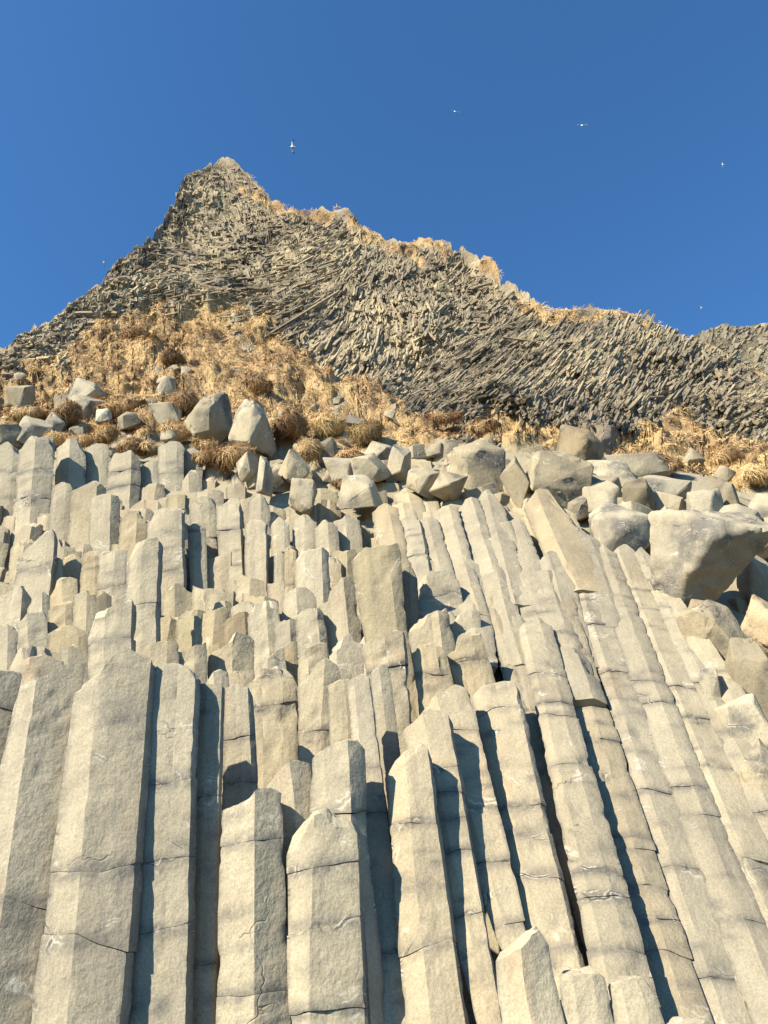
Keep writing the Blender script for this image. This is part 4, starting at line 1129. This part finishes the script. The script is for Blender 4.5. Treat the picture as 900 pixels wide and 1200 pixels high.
# ------------------------------------------------------------------ tussocks
TGRP = 'tussocks of dead grass among the rocks'
TS = [
    ((54, 502, 88, 520), 'pale golden tussock above the half dark column', .55), ((84, 506, 112, 524), 'flat straw coloured tussock behind the flat fronted short column', .5),
    ((110, 496, 136, 522), 'round ginger tussock above the cracked block stack', .42), ((140, 512, 168, 536), 'dark brown tussock hanging over the cracked block stack', .2),
    ((164, 518, 188, 536), 'small ginger tussock left of the high rising column', .38), ((188, 490, 224, 516), 'arching tussock draped over a pale rounded stone', .4),
    ((228, 512, 254, 530), 'upper tussock of the pair over the rounded column', .5), ((228, 524, 252, 544), 'lower darker tussock of the pair over the rounded column', .25),
    ((252, 516, 296, 550), 'shaggy tussock with hanging brown skirt below the big boulder', .33), ((346, 514, 378, 546), 'ginger tussock between the blocky stone and the dark slab', .38),
    ((394, 526, 430, 548), 'brown pillow tussock under the dark slab', .22), ((390, 560, 434, 577), 'dark red brown tussock lying on the wide flat stone', .1),
    ((366, 484, 402, 514), 'domed tan tussock above the dark slab', .5), ((410, 490, 446, 520), 'broad fox brown tussock near the white topped stone', .25),
    ((186, 456, 232, 492), 'large brown tussock behind the grey twin block', .22), ((322, 478, 356, 520), 'dark tussock in the shadow of the big boulder', .15),
    ((190, 408, 216, 432), 'dark topped hummock high on the left turf', .08), ((144, 382, 178, 404), 'dark hummock nearest the left cliff', .10),
    ((286, 436, 318, 462), 'dark hummock above the big angular boulder', .12), ((500, 480, 540, 496), 'dark tussock at the foot of the central cliff', .14),
    ((548, 490, 586, 508), 'brown tussock left of the right hand grass patch', .22), ((770, 536, 800, 556), 'brown tussock in the right grass near a grey block', .3),
    ((833, 520, 866, 548), 'brown hummock in the right hand grass', .3), ((735, 528, 790, 552), 'long dark overhanging tussock along the lower edge of the right grass', .15),
    ((870, 545, 905, 570), 'tussock at the right edge over the flattened rock', .4), ((120, 462, 168, 486), 'wide ginger tussock between the small stones on the left', .38),
    ((10, 474, 56, 496), 'shaggy golden tussock above the far left boulders', .5), ((64, 470, 92, 500), 'brown shaded tussock below the pale pair', .18),
]
def tussock(box, label, tn, seed):
    x0, y0, x1, y1 = box
    cx, cy = (x0 + x1) / 2, (y0 + y1) / 2
    Y = float(depth(cx, y1)) + .05
    m = mpp(cx, cy, Y); hx, hy = (x1 - x0) / 2 * m, (y1 - y0) / 2 * m
    g = np.random.default_rng(seed)
    v, f, o = rock_verts(seed, 4, 9, 5, 6.0)
    q = v * np.array([hx * 1.15, (hx + hy) * .5, hy * .72])
    q[:, 2] += .22 * hy * np.sin(q[:, 0] / hx * 2.3 + seed)
    w = q[:, :1] * CR + q[:, 1:2] * np.array([0, cP, sP]) + q[:, 2:] * CU
    n = 2600
    ki = g.integers(0, len(v), n); p = q[ki] * .98
    d = v[ki] / np.linalg.norm(v[ki], axis=1)[:, None]
    P = p[:, :1] * CR + p[:, 1:2] * np.array([0, cP, sP]) + p[:, 2:] * CU
    Nn = d[:, :1] * CR + d[:, 1:2] * np.array([0, cP, sP]) + d[:, 2:] * CU
    tone = np.clip(tn + .14 + .3 * fbm(p * 3.0, 3, seed) + g.normal(0, .12, n), 0, 1)
    bv, bf, bt = blades(None, None, P, Nn, g.uniform(.3, 1.0, n) ** 1.5 * hy * 1.1, g.uniform(.007, .014, n) * Y / 14, tone, g.uniform(.2, .9, n), seed)
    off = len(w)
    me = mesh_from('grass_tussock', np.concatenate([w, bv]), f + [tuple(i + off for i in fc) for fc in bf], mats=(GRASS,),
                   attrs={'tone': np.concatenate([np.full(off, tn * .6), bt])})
    o_ = link('grass_tussock', me, None, at(cx, cy, Y))
    tag(o_, label, 'grass tussock', TGRP, 'thing')
for i, (b, l, t) in enumerate(TS): tussock(b, l, t, 300 + i)

# ------------------------------------------------------------------ gulls
WHITE = flat_mat('white_feathers', (.86, .86, .85)); WING = flat_mat('grey_feathers', (.70, .70, .71)); TIP = flat_mat('dark_feathers', (.05, .05, .055)); BILL = flat_mat('bill', (.5, .35, .06))
def gull_mesh():
    bm = bmesh.new()
    prof = [(-.30, .004, .05), (-.22, .016, .05), (-.14, .04, .045), (-.05, .065, .068), (.05, .072, .075), (.13, .055, .06), (.17, .038, .042), (.21, .036, .038), (.245, .024, .026), (.262, .010, .011), (.30, .004, .004)]
    K = 8; rings = []
    for x, h, w in prof:
        rings.append([bm.verts.new((x, w * math.cos(2 * math.pi * (j + .5) / K), h * math.sin(2 * math.pi * (j + .5) / K) + (.02 if x > .15 else 0))) for j in range(K)])
    sidefaces = {1: [], -1: []}
    for i in range(len(rings) - 1):
        for j in range(K):
            f = bm.faces.new((rings[i][j], rings[i + 1][j], rings[i + 1][(j + 1) % K], rings[i][(j + 1) % K]))
            f.material_index = 3 if i >= 9 else 0
            if i in (3, 4):
                if j == K - 1: sidefaces[1].append(f)
                if j == K // 2 - 1: sidefaces[-1].append(f)
    bm.faces.new(rings[0]); bm.faces.new(rings[-1][::-1])
    for s, fs in sidefaces.items():
        cur = fs
        for st, (y, x0, x1, z, th, mt) in enumerate([(.18, -.09, .10, .045, .014, 1), (.34, -.06, .12, .07, .010, 1), (.50, -.09, .06, .065, .007, 1), (.60, -.15, -.03, .05, .004, 2), (.68, -.22, -.17, .035, .002, 2)]):
            ret = bmesh.ops.extrude_face_region(bm, geom=cur)
            nf = [g for g in ret['geom'] if isinstance(g, bmesh.types.BMFace)]
            bmesh.ops.delete(bm, geom=cur, context='FACES_ONLY')
            vs = set(v for f in nf for v in f.verts)
            xs = sorted(set(round(v.co.x, 4) for v in vs))
            zs = sum(v.co.z for v in vs) / len(vs)
            lo, hi = min(v.co.x for v in vs), max(v.co.x for v in vs)
            for v in vs:
                t = (v.co.x - lo) / max(hi - lo, 1e-6)
                v.co = (x0 + (x1 - x0) * t, s * y, z + (th if v.co.z > zs else -th))
            for f in nf:
                f.material_index = mt
                for e in f.edges:
                    for lf in e.link_faces:
                        if lf not in nf: lf.material_index = mt
            cur = nf
    bmesh.ops.recalc_face_normals(bm, faces=bm.faces)
    me = bpy.data.meshes.new('gull')
    bm.to_mesh(me); bm.free()
    for m in (WHITE, WING, TIP, BILL): me.materials.append(m)
    me.shade_smooth()
    return me
GM_ = gull_mesh()
GULLS = [
    ((343, 172), 41, (38, 0, 180), .82, 'nearest white gull with dark wing tips gliding above the peak'),
    ((533, 131), 55, (10, -55, 95), 1.35, 'white gull flying away in the upper middle of the sky'),
    ((682, 147), 56, (15, -55, 70), 1.3, 'white gull banking in the sky at the upper right'),
    ((847, 193), 110, (50, 0, 170), .95, 'tiny far gull near the right edge of the sky'),
    ((822, 361), 120, (50, 10, 190), .95, 'tiny far gull low over the right ridge'),
    ((122, 308), 90, (40, 0, 200), .9, 'tiny gull just off the left slope of the peak'),
]
for (px, py), Y, rot, sc, lab in GULLS:
    o = link('gull', GM_, None, at(px, py, Y))
    o.rotation_euler = [math.radians(q) for q in rot]
    o.scale = (sc, sc, sc)
    tag(o, lab, 'gull', 'gulls flying over the cliff', 'thing')
